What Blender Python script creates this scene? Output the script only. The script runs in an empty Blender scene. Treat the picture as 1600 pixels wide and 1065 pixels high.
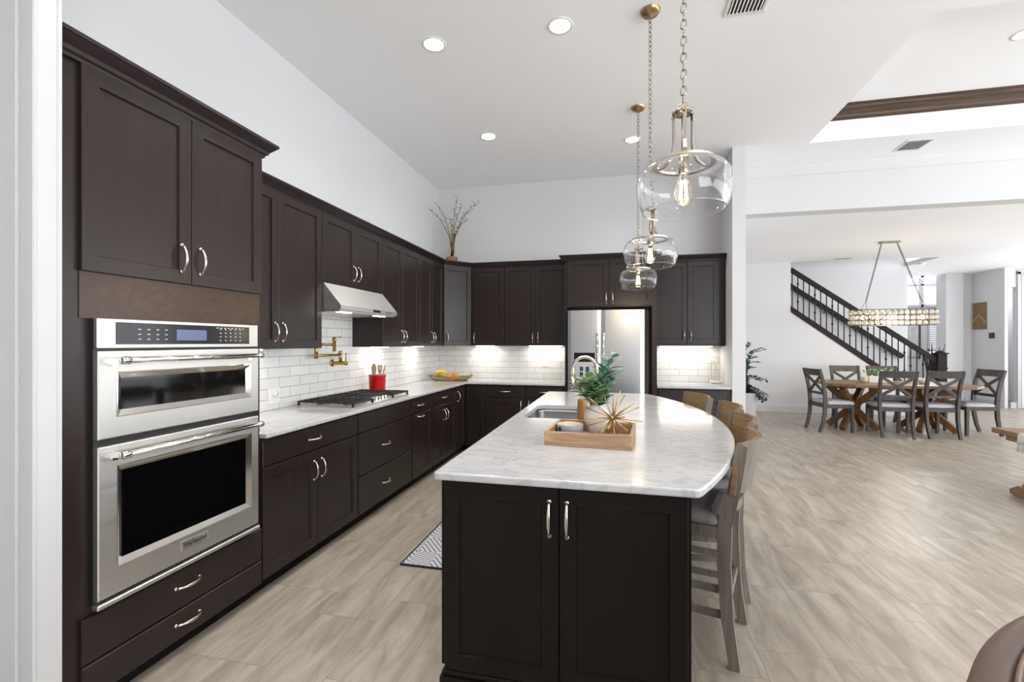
import bpy, math, random
from mathutils import Vector, Matrix
from mathutils.geometry import tessellate_polygon
random.seed(7)
PI = math.pi
SC = bpy.context.scene
COL = SC.collection

# ------------------------------------------------------------------ camera, world, exposure
cam_d = bpy.data.cameras.new('camera'); cam = bpy.data.objects.new('camera', cam_d); COL.objects.link(cam)
cam.location = (0, 0, 1.42)
cam.rotation_euler = (PI / 2, 0, math.atan(165 / 720))
cam_d.sensor_width = 36; cam_d.lens = 720 / 1600 * 36; cam_d.shift_y = 2.5 / 1600
cam_d.clip_start = 0.05; cam_d.clip_end = 200
SC.camera = cam
SC.view_settings.view_transform = 'Standard'; SC.view_settings.look = 'None'
SC.view_settings.gamma = 1.0; SC.view_settings.exposure = 0.64
SC.view_settings.use_curve_mapping = False
w = bpy.data.worlds.new('sky'); SC.world = w; w.use_nodes = True
w.node_tree.nodes['Background'].inputs[0].default_value = (0.90, 0.95, 1.0, 1)
w.node_tree.nodes['Background'].inputs[1].default_value = 1.6

def area_light(name, loc, rot, sx, sy, power, color=(1, 1, 1), spread=PI):
    d = bpy.data.lights.new(name, 'AREA'); d.shape = 'RECTANGLE'; d.size = sx; d.size_y = sy
    d.energy = power; d.color = color; d.spread = spread
    o = bpy.data.objects.new(name, d); COL.objects.link(o); o.location = loc; o.rotation_euler = rot
    return o
# area lamps stand in for daylight at unseen living and dining room openings;
# right and rear ones are added fill, tilted up to brighten the ceiling
area_light('daylight_fill_right', (9.3, 1.6, 1.6), (0, PI / 2 + .80, 0), 2.9, 8.5, 225, (0.91, 0.955, 1.0))
area_light('daylight_fill_rear', (5.5, -3.35, 1.6), (PI / 2 + .85, 0, 0), 5.4, 2.9, 250, (0.91, 0.955, 1.0))
area_light('daylight_dining', (9.3, 9.0, 1.6), (0, PI / 2 + .3, 0), 2.4, 4.4, 62, (0.91, 0.955, 1.0))
area_light('daylight_foyer', (8.15, 14.75, 2.9), (-PI / 2 - .35, 0, 0), 1.1, .8, 48, (0.93, 0.96, 1.0))

# ------------------------------------------------------------------ materials
def lin(r, g=None, b=None):
    if g is None: r, g, b = r
    f = lambda v: (v / 255 / 12.92) if v / 255 <= 0.04045 else ((v / 255 + 0.055) / 1.055) ** 2.4
    return (f(r), f(g), f(b), 1)

def new_mat(name):
    m = bpy.data.materials.new(name); m.use_nodes = True
    return m, m.node_tree.nodes, m.node_tree.links, m.node_tree.nodes['Principled BSDF']

def plain(name, rgb, rough=0.5, metal=0.0, spec=0.5, noise=0.0, nscale=12.0, stretch=(1, 1, 1), bump=0.0, coat=0.0, emit=None, es=0, trans=0.0, ior=1.45):
    """principled material whose base colour carries a little procedural variation"""
    m, N, L, p = new_mat(name)
    c = lin(*rgb)
    p.inputs['Roughness'].default_value = rough; p.inputs['Metallic'].default_value = metal
    p.inputs['Specular IOR Level'].default_value = spec; p.inputs['Coat Weight'].default_value = coat
    p.inputs['Transmission Weight'].default_value = trans; p.inputs['IOR'].default_value = ior
    p.inputs['Base Color'].default_value = c
    if emit:
        p.inputs['Emission Color'].default_value = lin(*emit); p.inputs['Emission Strength'].default_value = es
    if noise > 0 or bump > 0:
        tc = N.new('ShaderNodeTexCoord'); mp = N.new('ShaderNodeMapping'); mp.inputs['Scale'].default_value = stretch
        nz = N.new('ShaderNodeTexNoise'); nz.inputs['Scale'].default_value = nscale; nz.inputs['Detail'].default_value = 5
        L.new(tc.outputs['Object'], mp.inputs[0]); L.new(mp.outputs[0], nz.inputs['Vector'])
        if noise > 0:
            r = N.new('ShaderNodeValToRGB')
            r.color_ramp.elements[0].position = 0.3; r.color_ramp.elements[1].position = 0.7
            r.color_ramp.elements[0].color = tuple(max(0, v * (1 - noise)) for v in c[:3]) + (1,)
            r.color_ramp.elements[1].color = tuple(min(1, v * (1 + noise)) for v in c[:3]) + (1,)
            L.new(nz.outputs['Fac'], r.inputs[0]); L.new(r.outputs[0], p.inputs['Base Color'])
        if bump > 0:
            b = N.new('ShaderNodeBump'); b.inputs['Strength'].default_value = bump; b.inputs['Distance'].default_value = 0.01
            L.new(nz.outputs['Fac'], b.inputs['Height']); L.new(b.outputs[0], p.inputs['Normal'])
    return m

def emissive(name, rgb, s):
    m, N, L, p = new_mat(name)
    p.inputs['Base Color'].default_value = (0, 0, 0, 1)
    p.inputs['Emission Color'].default_value = lin(*rgb); p.inputs['Emission Strength'].default_value = s
    return m

def floor_mat():
    m, N, L, p = new_mat('stone_look_floor_tile')
    tc = N.new('ShaderNodeTexCoord'); sep = N.new('ShaderNodeSeparateXYZ'); L.new(tc.outputs['Object'], sep.inputs[0])
    ax = N.new('ShaderNodeMath'); ax.operation = 'ADD'; ax.inputs[1].default_value = 20 * 0.61 - 0.505
    ay = N.new('ShaderNodeMath'); ay.operation = 'ADD'; ay.inputs[1].default_value = 20 * 0.305 - 0.015
    L.new(sep.outputs['Y'], ax.inputs[0]); L.new(sep.outputs['X'], ay.inputs[0])
    cb = N.new('ShaderNodeCombineXYZ'); L.new(ax.outputs[0], cb.inputs[0]); L.new(ay.outputs[0], cb.inputs[1])
    br = N.new('ShaderNodeTexBrick'); L.new(cb.outputs[0], br.inputs['Vector'])
    br.inputs['Scale'].default_value = 1.0; br.inputs['Brick Width'].default_value = 0.61; br.inputs['Row Height'].default_value = 0.305
    br.inputs['Mortar Size'].default_value = 0.0017; br.inputs['Mortar Smooth'].default_value = 0.3; br.offset = 0.33; br.offset_frequency = 3
    br.inputs['Color1'].default_value = (0, 0, 0, 1); br.inputs['Color2'].default_value = (1, 1, 1, 1); br.inputs['Mortar'].default_value = (0.5, 0.5, 0.5, 1)
    mp = N.new('ShaderNodeMapping'); mp.inputs['Scale'].default_value = (6.0, 1.1, 1); mp.inputs['Rotation'].default_value = (0, 0, 0.14)
    L.new(tc.outputs['Object'], mp.inputs[0])
    off = N.new('ShaderNodeVectorMath'); off.operation = 'MULTIPLY_ADD'
    L.new(br.outputs['Color'], off.inputs[0]); off.inputs[1].default_value = (3.1, 2.3, 9); L.new(mp.outputs[0], off.inputs[2])
    n1 = N.new('ShaderNodeTexNoise'); n1.inputs['Scale'].default_value = 1.75; n1.inputs['Detail'].default_value = 8; n1.inputs['Roughness'].default_value = 0.66
    n1.inputs['Distortion'].default_value = 0.7
    L.new(off.outputs[0], n1.inputs['Vector'])
    cr = N.new('ShaderNodeValToRGB'); e = cr.color_ramp.elements
    e[0].position = 0.28; e[0].color = lin(138, 127, 113); e[1].position = 0.74; e[1].color = lin(194, 186, 174)
    k = e.new(0.5); k.color = lin(168, 157, 143)
    L.new(n1.outputs['Fac'], cr.inputs[0])
    mx = N.new('ShaderNodeMix'); mx.data_type = 'RGBA'; mx.inputs['B'].default_value = lin(140, 127, 110)
    L.new(br.outputs['Fac'], mx.inputs['Factor']); L.new(cr.outputs[0], mx.inputs['A'])
    L.new(mx.outputs['Result'], p.inputs['Base Color'])
    p.inputs['Roughness'].default_value = 0.36; p.inputs['Specular IOR Level'].default_value = 0.4
    bp = N.new('ShaderNodeBump'); bp.inputs['Strength'].default_value = 0.25; bp.inputs['Distance'].default_value = 0.002; bp.invert = True
    L.new(br.outputs['Fac'], bp.inputs['Height']); L.new(bp.outputs[0], p.inputs['Normal'])
    return m

def subway_mat(name, axis):
    """white 3x9 inch subway tile; axis = world axis that runs along the wall"""
    m, N, L, p = new_mat(name)
    tc = N.new('ShaderNodeTexCoord'); sep = N.new('ShaderNodeSeparateXYZ'); L.new(tc.outputs['Object'], sep.inputs[0])
    ax = N.new('ShaderNodeMath'); ax.operation = 'ADD'; ax.inputs[1].default_value = 10 * 0.236 + (0.05 if axis == 'X' else 0.02)
    az = N.new('ShaderNodeMath'); az.operation = 'ADD'; az.inputs[1].default_value = 0.0795 * 10 - 0.915 + 0.0795
    L.new(sep.outputs[axis], ax.inputs[0]); L.new(sep.outputs['Z'], az.inputs[0])
    cb = N.new('ShaderNodeCombineXYZ'); L.new(ax.outputs[0], cb.inputs[0]); L.new(az.outputs[0], cb.inputs[1])
    br = N.new('ShaderNodeTexBrick'); L.new(cb.outputs[0], br.inputs['Vector'])
    br.inputs['Scale'].default_value = 1.0; br.inputs['Brick Width'].default_value = 0.236; br.inputs['Row Height'].default_value = 0.0795
    br.inputs['Mortar Size'].default_value = 0.0022; br.inputs['Mortar Smooth'].default_value = 0.2
    br.inputs['Color1'].default_value = lin(226, 226, 224); br.inputs['Color2'].default_value = lin(218, 218, 216); br.inputs['Mortar'].default_value = lin(150, 149, 145)
    L.new(br.outputs['Color'], p.inputs['Base Color'])
    p.inputs['Roughness'].default_value = 0.18
    nz = N.new('ShaderNodeTexNoise'); nz.inputs['Scale'].default_value = 9
    L.new(tc.outputs['Object'], nz.inputs['Vector'])
    ad = N.new('ShaderNodeMath'); ad.operation = 'MULTIPLY_ADD'; ad.inputs[1].default_value = -1.0
    sc = N.new('ShaderNodeMath'); sc.operation = 'MULTIPLY'; sc.inputs[1].default_value = 0.6; L.new(nz.outputs['Fac'], sc.inputs[0])
    L.new(br.outputs['Fac'], ad.inputs[0]); L.new(sc.outputs[0], ad.inputs[2])
    bp = N.new('ShaderNodeBump'); bp.inputs['Strength'].default_value = 0.35; bp.inputs['Distance'].default_value = 0.003
    L.new(ad.outputs[0], bp.inputs['Height']); L.new(bp.outputs[0], p.inputs['Normal'])
    return m

def quartz_mat():
    m, N, L, p = new_mat('white_veined_quartz')
    tc = N.new('ShaderNodeTexCoord')
    mp = N.new('ShaderNodeMapping'); mp.inputs['Scale'].default_value = (3.0, 9.0, 4); mp.inputs['Rotation'].default_value = (0, 0, 0.25)
    L.new(tc.outputs['Object'], mp.inputs[0])
    n = N.new('ShaderNodeTexNoise'); n.inputs['Scale'].default_value = 1.6; n.inputs['Detail'].default_value = 8; n.inputs['Roughness'].default_value = 0.6; n.inputs['Distortion'].default_value = 1.1
    L.new(mp.outputs[0], n.inputs['Vector'])
    s = N.new('ShaderNodeMath'); s.operation = 'SUBTRACT'; s.inputs[1].default_value = 0.5; L.new(n.outputs['Fac'], s.inputs[0])
    a = N.new('ShaderNodeMath'); a.operation = 'ABSOLUTE'; L.new(s.outputs[0], a.inputs[0])
    cr = N.new('ShaderNodeValToRGB'); e = cr.color_ramp.elements
    e[0].position = 0.0; e[0].color = lin(180, 180, 182); e[1].position = 0.045; e[1].color = lin(198, 198, 200)
    L.new(a.outputs[0], cr.inputs[0])
    n2 = N.new('ShaderNodeTexNoise'); n2.inputs['Scale'].default_value = 5; n2.inputs['Detail'].default_value = 5; L.new(tc.outputs['Object'], n2.inputs['Vector'])
    r2 = N.new('ShaderNodeValToRGB'); r2.color_ramp.elements[0].position = 0.3; r2.color_ramp.elements[0].color = (0.9, 0.9, 0.9, 1); r2.color_ramp.elements[1].position = 0.7
    L.new(n2.outputs['Fac'], r2.inputs[0])
    mx = N.new('ShaderNodeMix'); mx.data_type = 'RGBA'; mx.blend_type = 'MULTIPLY'; mx.inputs['Factor'].default_value = 1
    L.new(cr.outputs[0], mx.inputs['A']); L.new(r2.outputs[0], mx.inputs['B']); L.new(mx.outputs['Result'], p.inputs['Base Color'])
    p.inputs['Roughness'].default_value = 0.13; p.inputs['Specular IOR Level'].default_value = 0.5
    return m

def wood_mat(name, c0, c1, c2, stretch=(14, 1.2, 14), rough=0.45, scale=2.2, spec=0.35):
    m, N, L, p = new_mat(name)
    tc = N.new('ShaderNodeTexCoord'); mp = N.new('ShaderNodeMapping'); mp.inputs['Scale'].default_value = stretch
    L.new(tc.outputs['Object'], mp.inputs[0])
    n = N.new('ShaderNodeTexNoise'); n.inputs['Scale'].default_value = scale; n.inputs['Detail'].default_value = 7; n.inputs['Distortion'].default_value = 0.8
    L.new(mp.outputs[0], n.inputs['Vector'])
    cr = N.new('ShaderNodeValToRGB'); e = cr.color_ramp.elements
    e[0].position = 0.25; e[0].color = lin(*c0); e[1].position = 0.75; e[1].color = lin(*c2); k = e.new(0.5); k.color = lin(*c1)
    L.new(n.outputs['Fac'], cr.inputs[0]); L.new(cr.outputs[0], p.inputs['Base Color'])
    p.inputs['Roughness'].default_value = rough; p.inputs['Specular IOR Level'].default_value = spec
    bp = N.new('ShaderNodeBump'); bp.inputs['Strength'].default_value = 0.12; bp.inputs['Distance'].default_value = 0.003
    L.new(n.outputs['Fac'], bp.inputs['Height']); L.new(bp.outputs[0], p.inputs['Normal'])
    return m

def brushed(name, rgb, rough, stretch):
    m, N, L, p = new_mat(name)
    p.inputs['Base Color'].default_value = lin(*rgb); p.inputs['Metallic'].default_value = 1.0
    tc = N.new('ShaderNodeTexCoord'); mp = N.new('ShaderNodeMapping'); mp.inputs['Scale'].default_value = stretch
    L.new(tc.outputs['Object'], mp.inputs[0])
    n = N.new('ShaderNodeTexNoise'); n.inputs['Scale'].default_value = 3; n.inputs['Detail'].default_value = 4; L.new(mp.outputs[0], n.inputs['Vector'])
    mr = N.new('ShaderNodeMapRange'); mr.inputs['To Min'].default_value = rough * 0.8; mr.inputs['To Max'].default_value = rough * 1.25
    L.new(n.outputs['Fac'], mr.inputs['Value']); L.new(mr.outputs[0], p.inputs['Roughness'])
    return m

def rug_mat():
    m, N, L, p = new_mat('striped_rug')
    tc = N.new('ShaderNodeTexCoord'); sep = N.new('ShaderNodeSeparateXYZ'); L.new(tc.outputs['Object'], sep.inputs[0])
    def mth(op, a, b=None, v=None):
        q = N.new('ShaderNodeMath'); q.operation = op; L.new(a, q.inputs[0])
        if b is not None: L.new(b, q.inputs[1])
        if v is not None: q.inputs[1].default_value = v
        return q.outputs[0]
    # chevron-like blocks: |y mod .36 - .18| + |x| stripes
    yy = mth('PINGPONG', sep.outputs['Y'], v=0.22); xx = mth('PINGPONG', sep.outputs['X'], v=0.15)
    s = mth('ADD', yy, mth('MULTIPLY', xx, v=1.2)); f = mth('PINGPONG', s, v=0.022); g = mth('GREATER_THAN', f, v=0.0155)
    mx = N.new('ShaderNodeMix'); mx.data_type = 'RGBA'; mx.inputs['A'].default_value = lin(206, 205, 208); mx.inputs['B'].default_value = lin(112, 110, 118)
    L.new(g, mx.inputs['Factor']); L.new(mx.outputs['Result'], p.inputs['Base Color'])
    p.inputs['Roughness'].default_value = 0.95; p.inputs['Specular IOR Level'].default_value = 0.1
    return m

M = {}
M['wall'] = plain('white_wall_paint', (213, 213, 214), 0.85, spec=0.2, noise=0.01, nscale=2)
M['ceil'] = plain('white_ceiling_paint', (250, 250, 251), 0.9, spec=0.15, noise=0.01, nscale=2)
M['trim'] = plain('white_trim_paint', (200, 200, 201), 0.45, spec=0.35, noise=0.01)
M['floor'] = floor_mat()
M['espresso'] = wood_mat('espresso_cabinet_wood', (36, 28, 27), (41, 32, 30), (45, 36, 34), (10, 10, 1.0), 0.32, 2.0, 0.36)
M['island'] = wood_mat('shaded_espresso_island_wood', (21, 17, 16), (24, 20, 19), (27, 22, 21), (10, 10, 1.0), 0.36, 2.0, 0.2)  # espresso finish darkened to paint in the dimmer light on the island
M['espresso_h'] = wood_mat('espresso_wood_horizontal', (50, 33, 24), (60, 40, 29), (70, 47, 34), (12, 1.2, 12), 0.3, 2.4, 0.4)
M['toe'] = plain('black_toe_kick', (20, 17, 17), 0.6, spec=0.2, noise=0.05)
M['quartz'] = quartz_mat()
M['tile_left'] = subway_mat('white_subway_tile_left', 'Y')
M['tile_back'] = subway_mat('white_subway_tile_back', 'X')
M['steel'] = brushed('brushed_stainless_steel', (216, 214, 210), 0.42, (2, 2, 60))
M['steel_sink'] = brushed('satin_sink_steel', (150, 150, 150), 0.3, (3, 3, 30))
M['steel_v'] = brushed('brushed_stainless_vertical', (186, 188, 191), 0.33, (60, 60, 1))
M['chrome'] = plain('polished_chrome', (222, 220, 216), 0.12, 1.0, noise=0.02)
M['nickel'] = plain('satin_nickel', (216, 207, 196), 0.24, 1.0, noise=0.03)
M['darkmetal'] = plain('antique_nickel', (172, 162, 150), 0.26, 1.0, noise=0.06)
M['darkmetal2'] = plain('dark_pewter', (104, 98, 92), 0.35, 0.9, noise=0.06)
M['brass'] = plain('antique_brass', (176, 142, 78), 0.26, 1.0, noise=0.05)
M['bronze'] = plain('aged_bronze', (168, 140, 104), 0.3, 1.0, noise=0.12, nscale=30)
M['glass_black'] = plain('black_oven_glass', (7, 7, 8), 0.06, spec=0.45, noise=0.02)
M['panel_black'] = plain('black_control_glass', (18, 20, 24), 0.15, spec=0.4, noise=0.02)
M['display'] = plain('lcd_display', (70, 76, 104), 0.2, noise=0.03, emit=(110, 116, 158), es=0.35)
M['mark'] = plain('printed_white_mark', (190, 190, 188), 0.5, noise=0.02)
M['iron'] = plain('black_cast_iron', (30, 28, 26), 0.5, spec=0.5, noise=0.15, nscale=40, bump=0.2)
M['burner'] = plain('burner_grey', (96, 92, 88), 0.4, 0.7, noise=0.06)
M['red'] = plain('red_glazed_ceramic', (184, 14, 10), 0.2, noise=0.04)
M['spoon'] = wood_mat('utensil_wood', (128, 110, 72), (146, 126, 86), (160, 140, 100), (20, 20, 3))
M['spoon_green'] = plain('olive_utensil_wood', (140, 128, 80), 0.5, noise=0.08)
M['spoon_grey'] = plain('grey_utensil_metal', (158, 150, 146), 0.35, 0.6, noise=0.04)
M['tray_wood'] = wood_mat('pale_tray_wood', (134, 106, 78), (166, 136, 104), (186, 158, 126), (2.0, 18, 18), 0.6, 2.4)
M['fruit_tray'] = wood_mat('carved_tray_wood', (104, 84, 58), (138, 116, 84), (166, 146, 112), (3, 16, 16), 0.6, 3)
M['bowl_out'] = plain('lavender_grey_glaze', (146, 148, 164), 0.3, noise=0.05)
M['bowl_in'] = plain('cream_glaze', (214, 198, 172), 0.35, noise=0.04)
M['vase'] = plain('matte_white_ceramic', (214, 210, 206), 0.55, noise=0.03)
M['leaf'] = plain('grey_green_leaf', (138, 168, 126), 0.5, noise=0.25, nscale=20)
M['leaf2'] = plain('blue_green_leaf', (108, 142, 126), 0.5, noise=0.25, nscale=20)
M['leaf3'] = plain('olive_yellow_leaf', (168, 168, 96), 0.5, noise=0.2, nscale=20)
M['leaf_dark'] = plain('dark_tree_leaf', (34, 70, 52), 0.5, noise=0.3, nscale=20)
M['gold'] = plain('brushed_gold', (190, 154, 100), 0.3, 1.0, noise=0.05)
M['amber'] = plain('amber_bottle', (142, 92, 46), 0.3, noise=0.1)
M['banana'] = plain('banana_peel', (226, 188, 60), 0.5, noise=0.1, nscale=20)
M['banana_green'] = plain('greenish_banana_tip', (120, 116, 62), 0.5, noise=0.1)
M['orange'] = plain('orange_peel', (222, 132, 40), 0.5, noise=0.08, nscale=60, bump=0.2)
M['rug'] = rug_mat()
M['rug_edge'] = plain('rug_dark_binding', (52, 50, 58), 0.9, spec=0.1, noise=0.1)
M['stool_wood'] = wood_mat('weathered_stool_wood', (98, 91, 83), (118, 110, 101), (138, 129, 118), (12, 12, 1.3), 0.5, 2.2)
M['stool_back'] = wood_mat('tan_stool_back_wood', (112, 88, 60), (134, 107, 76), (152, 125, 92), (1.5, 1.5, 14), 0.5, 2.2)
M['cushion_grey'] = plain('grey_woven_seat', (132, 128, 128), 0.9, spec=0.1, noise=0.08, nscale=60)
M['chair_wood'] = wood_mat('dark_grey_stained_wood', (58, 52, 49), (72, 66, 61), (88, 80, 74), (10, 10, 1.2), 0.45, 2.0)
M['cushion'] = plain('pale_grey_fabric', (186, 182, 190), 0.9, spec=0.1, noise=0.05, nscale=60)
M['table_wood'] = wood_mat('brown_table_wood', (98, 74, 54), (126, 98, 72), (146, 116, 88), (1.2, 12, 12), 0.4, 2.4)
M['leg_wood'] = wood_mat('warm_brown_beam_wood', (92, 62, 36), (122, 84, 50), (144, 104, 66), (6, 6, 1.2), 0.45, 2.4)
M['bench_wood'] = wood_mat('honey_brown_wood', (116, 90, 64), (144, 114, 84), (162, 132, 100), (1.4, 10, 10), 0.5, 2.4)
M['stain'] = wood_mat('dark_stained_crown_wood', (58, 44, 36), (78, 60, 48), (92, 72, 58), (1.2, 14, 14), 0.4, 2.4)
M['rail_wood'] = wood_mat('dark_stained_rail_wood', (32, 27, 25), (43, 36, 32), (54, 44, 38), (1.5, 14, 14), 0.5, 2.4, .12)
M['iron_rail'] = plain('black_iron_baluster', (38, 35, 35), 0.45, 0.3, noise=0.05)
M['leather'] = plain('brown_leather', (86, 68, 59), 0.42, noise=0.06, nscale=8, bump=0.05)
M['suede'] = plain('mottled_brown_suede', (98, 79, 66), 0.8, spec=0.2, noise=0.16, nscale=26, bump=0.15)
M['piping'] = plain('pale_piping', (112, 92, 80), 0.5, noise=0.05)
M['planter'] = plain('grey_planter', (170, 164, 164), 0.7, noise=0.04)
M['soil'] = plain('dark_potting_soil', (50, 40, 32), 0.95, noise=0.2, nscale=50)
M['branch'] = plain('brown_twig', (92, 76, 52), 0.7, noise=0.15)
M['moss'] = plain('mossy_bark', (140, 110, 84), 0.9, noise=0.35, nscale=60, bump=0.5)
M['art'] = plain('bronze_brown_canvas', (128, 104, 74), 0.6, noise=0.12, nscale=8)
M['art_line'] = plain('pale_gold_line', (206, 182, 140), 0.5, noise=0.03)
M['plastic_white'] = plain('white_plastic', (226, 226, 222), 0.4, noise=0.01)
M['plastic_dark'] = plain('dark_plastic', (40, 40, 42), 0.4, noise=0.03)
M['throw'] = plain('white_knit_throw', (226, 224, 220), 0.95, spec=0.05, noise=0.05, nscale=80, bump=0.4)
M['door'] = plain('white_door_paint', (222, 223, 226), 0.5, noise=0.01)
M['blind'] = plain('white_blind_slats', (232, 234, 238), 0.6, noise=0.02)
M['art_pale'] = plain('grey_abstract_print', (206, 204, 202), 0.6, noise=0.25, nscale=5)
M['bottle_blue'] = plain('blue_label', (38, 62, 96), 0.4, noise=0.2)
M['can'] = emissive('recessed_lamp_face', (255, 253, 248), 14)
M['strip'] = emissive('under_cabinet_lamp_face', (255, 246, 232), 6)
M['filament'] = emissive('warm_filament', (255, 206, 140), 26)
M['crystal_glow'] = emissive('chandelier_bulb', (255, 222, 165), 22)
M['glass'] = plain('clear_blown_glass', (254, 254, 254), 0.0, trans=1.0, ior=1.36)
M['glass_thin'] = plain('clear_bulb_glass', (255, 246, 230), 0.0, trans=1.0, ior=1.15)
M['crystal'] = plain('cut_crystal', (246, 240, 228), 0.08, trans=.55, ior=1.5, spec=.8)
M['pane'] = plain('window_glass', (250, 252, 255), 0.0, trans=1.0, ior=1.02)

# ------------------------------------------------------------------ mesh builder
class B:
    def __init__(s): s.v = []; s.f = []; s.sm = []
    def add(s, vs, fs, smooth=False):
        o = len(s.v); s.v += [tuple(p) for p in vs]
        for f in fs: s.f.append([i + o for i in f]); s.sm.append(smooth)
        return s
    def box(s, x0, x1, y0, y1, z0, z1, ch=0.0):
        if x0 > x1: x0, x1 = x1, x0
        if y0 > y1: y0, y1 = y1, y0
        if z0 > z1: z0, z1 = z1, z0
        if ch <= 0:
            vs = [(x, y, z) for z in (z0, z1) for y in (y0, y1) for x in (x0, x1)]
            return s.add(vs, [(0, 2, 3, 1), (4, 5, 7, 6), (0, 1, 5, 4), (2, 6, 7, 3), (0, 4, 6, 2), (1, 3, 7, 5)])
        ch = min(ch, (x1 - x0) * .45, (y1 - y0) * .45, (z1 - z0) * .45)
        vs = []; idx = {}
        lo = (x0, y0, z0); hi = (x1, y1, z1)
        for sx in (0, 1):
            for sy in (0, 1):
                for sz in (0, 1):
                    sg = (sx, sy, sz)
                    for ax in range(3):
                        p = [0, 0, 0]
                        for k in range(3):
                            b = hi[k] if sg[k] else lo[k]
                            p[k] = b if k == ax else b + (-ch if sg[k] else ch)
                        idx[(sg, ax)] = len(vs); vs.append(tuple(p))
        fs = []
        for ax in range(3):
            a, b = [k for k in range(3) if k != ax]
            for sd in (0, 1):
                loop = []
                for (u, v) in ((0, 0), (1, 0), (1, 1), (0, 1)):
                    g = [0, 0, 0]; g[ax] = sd; g[a] = u; g[b] = v; loop.append(idx[(tuple(g), ax)])
                fs.append(loop)
            for u in (0, 1):
                for v in (0, 1):
                    g0 = [0, 0, 0]; g0[a] = u; g0[b] = v; g1 = list(g0); g1[ax] = 1
                    fs.append([idx[(tuple(g0), a)], idx[(tuple(g1), a)], idx[(tuple(g1), b)], idx[(tuple(g0), b)]])
        for sx in (0, 1):
            for sy in (0, 1):
                for sz in (0, 1):
                    fs.append([idx[((sx, sy, sz), k)] for k in range(3)])
        return s.add(vs, fs)
    def lathe(s, prof, c=(0, 0, 0), seg=32, axis='z', smooth=True, a0=0.0, a1=2 * PI, sy=1.0):
        full = abs(a1 - a0 - 2 * PI) < 1e-6
        n = seg if full else seg + 1
        vs = []
        for r, h in prof:
            for i in range(n):
                a = a0 + (a1 - a0) * i / seg
                p = (r * math.cos(a), r * math.sin(a) * sy, h)
                if axis == 'x': p = (p[2], p[0], p[1])
                if axis == 'y': p = (p[0], p[2], p[1])
                vs.append((p[0] + c[0], p[1] + c[1], p[2] + c[2]))
        fs = []
        for j in range(len(prof) - 1):
            for i in range(seg):
                k = (i + 1) % n
                fs.append((j * n + i, j * n + k, (j + 1) * n + k, (j + 1) * n + i))
        return s.add(vs, fs, smooth)
    def cyl(s, p0, p1, r, r2=None, seg=16, caps=True, smooth=True):
        r2 = r if r2 is None else r2
        p0 = Vector(p0); p1 = Vector(p1); d = (p1 - p0).normalized()
        t = Vector((0, 0, 1)) if abs(d.z) < .9 else Vector((1, 0, 0)); u = d.cross(t).normalized(); v = d.cross(u)
        vs = []
        for q, rr in ((p0, r), (p1, r2)):
            for i in range(seg):
                a = 2 * PI * i / seg; vs.append(q + u * (rr * math.cos(a)) + v * (rr * math.sin(a)))
        s.add(vs, [(i, (i + 1) % seg, seg + (i + 1) % seg, seg + i) for i in range(seg)], smooth)
        if caps:
            s.add(vs[:seg], [list(range(seg))]); s.add(vs[seg:], [list(range(seg))[::-1]])
        return s
    def tube(s, pts, r, seg=10, closed=False, caps=True):
        pts = [Vector(p) for p in pts]; n = len(pts); rs = r if isinstance(r, (list, tuple)) else [r] * n
        T = []
        for i in range(n):
            a = pts[i - 1] if (i > 0 or closed) else pts[i]; b = pts[(i + 1) % n] if (i < n - 1 or closed) else pts[i]
            T.append((b - a).normalized())
        t = Vector((0, 0, 1)) if abs(T[0].z) < .9 else Vector((1, 0, 0))
        u = T[0].cross(t).normalized(); vs = []
        for i in range(n):
            u = (u - T[i] * u.dot(T[i])).normalized(); v = T[i].cross(u)
            for k in range(seg):
                a = 2 * PI * k / seg; vs.append(pts[i] + u * (rs[i] * math.cos(a)) + v * (rs[i] * math.sin(a)))
        m = n if closed else n - 1
        fs = [(i * seg + k, i * seg + (k + 1) % seg, ((i + 1) % n) * seg + (k + 1) % seg, ((i + 1) % n) * seg + k) for i in range(m) for k in range(seg)]
        if caps and not closed:
            fs += [list(range(seg))[::-1], [(n - 1) * seg + k for k in range(seg)]]
        return s.add(vs, fs, True)
    def bar(s, pts, w, d, up=(1, 0, 0), smooth=False):
        """rectangular section swept along pts; w along 'up' axis, d across; w,d may be lists"""
        pts = [Vector(p) for p in pts]; n = len(pts); U = Vector(up).normalized()
        ws = w if isinstance(w, (list, tuple)) else [w] * n; ds = d if isinstance(d, (list, tuple)) else [d] * n
        vs = []
        for i in range(n):
            a = pts[max(i - 1, 0)]; b = pts[min(i + 1, n - 1)]; t = (b - a).normalized()
            u = (U - t * U.dot(t)).normalized(); v = t.cross(u)
            for (e, g) in ((-1, -1), (1, -1), (1, 1), (-1, 1)):
                vs.append(pts[i] + u * (e * ws[i] / 2) + v * (g * ds[i] / 2))
        fs = [(i * 4 + k, i * 4 + (k + 1) % 4, (i + 1) * 4 + (k + 1) % 4, (i + 1) * 4 + k) for i in range(n - 1) for k in range(4)]
        fs += [(3, 2, 1, 0), tuple((n - 1) * 4 + k for k in range(4))]
        return s.add(vs, fs, smooth)
    def sphere(s, c, r, seg=16, rings=10, sc=(1, 1, 1)):
        vs = []; fs = []
        for j in range(rings + 1):
            th = PI * j / rings
            for i in range(seg):
                a = 2 * PI * i / seg
                vs.append((c[0] + r * sc[0] * math.sin(th) * math.cos(a), c[1] + r * sc[1] * math.sin(th) * math.sin(a), c[2] + r * sc[2] * math.cos(th)))
        for j in range(rings):
            for i in range(seg):
                fs.append((j * seg + i, (j + 1) * seg + i, (j + 1) * seg + (i + 1) % seg, j * seg + (i + 1) % seg))
        return s.add(vs, fs, True)
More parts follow.
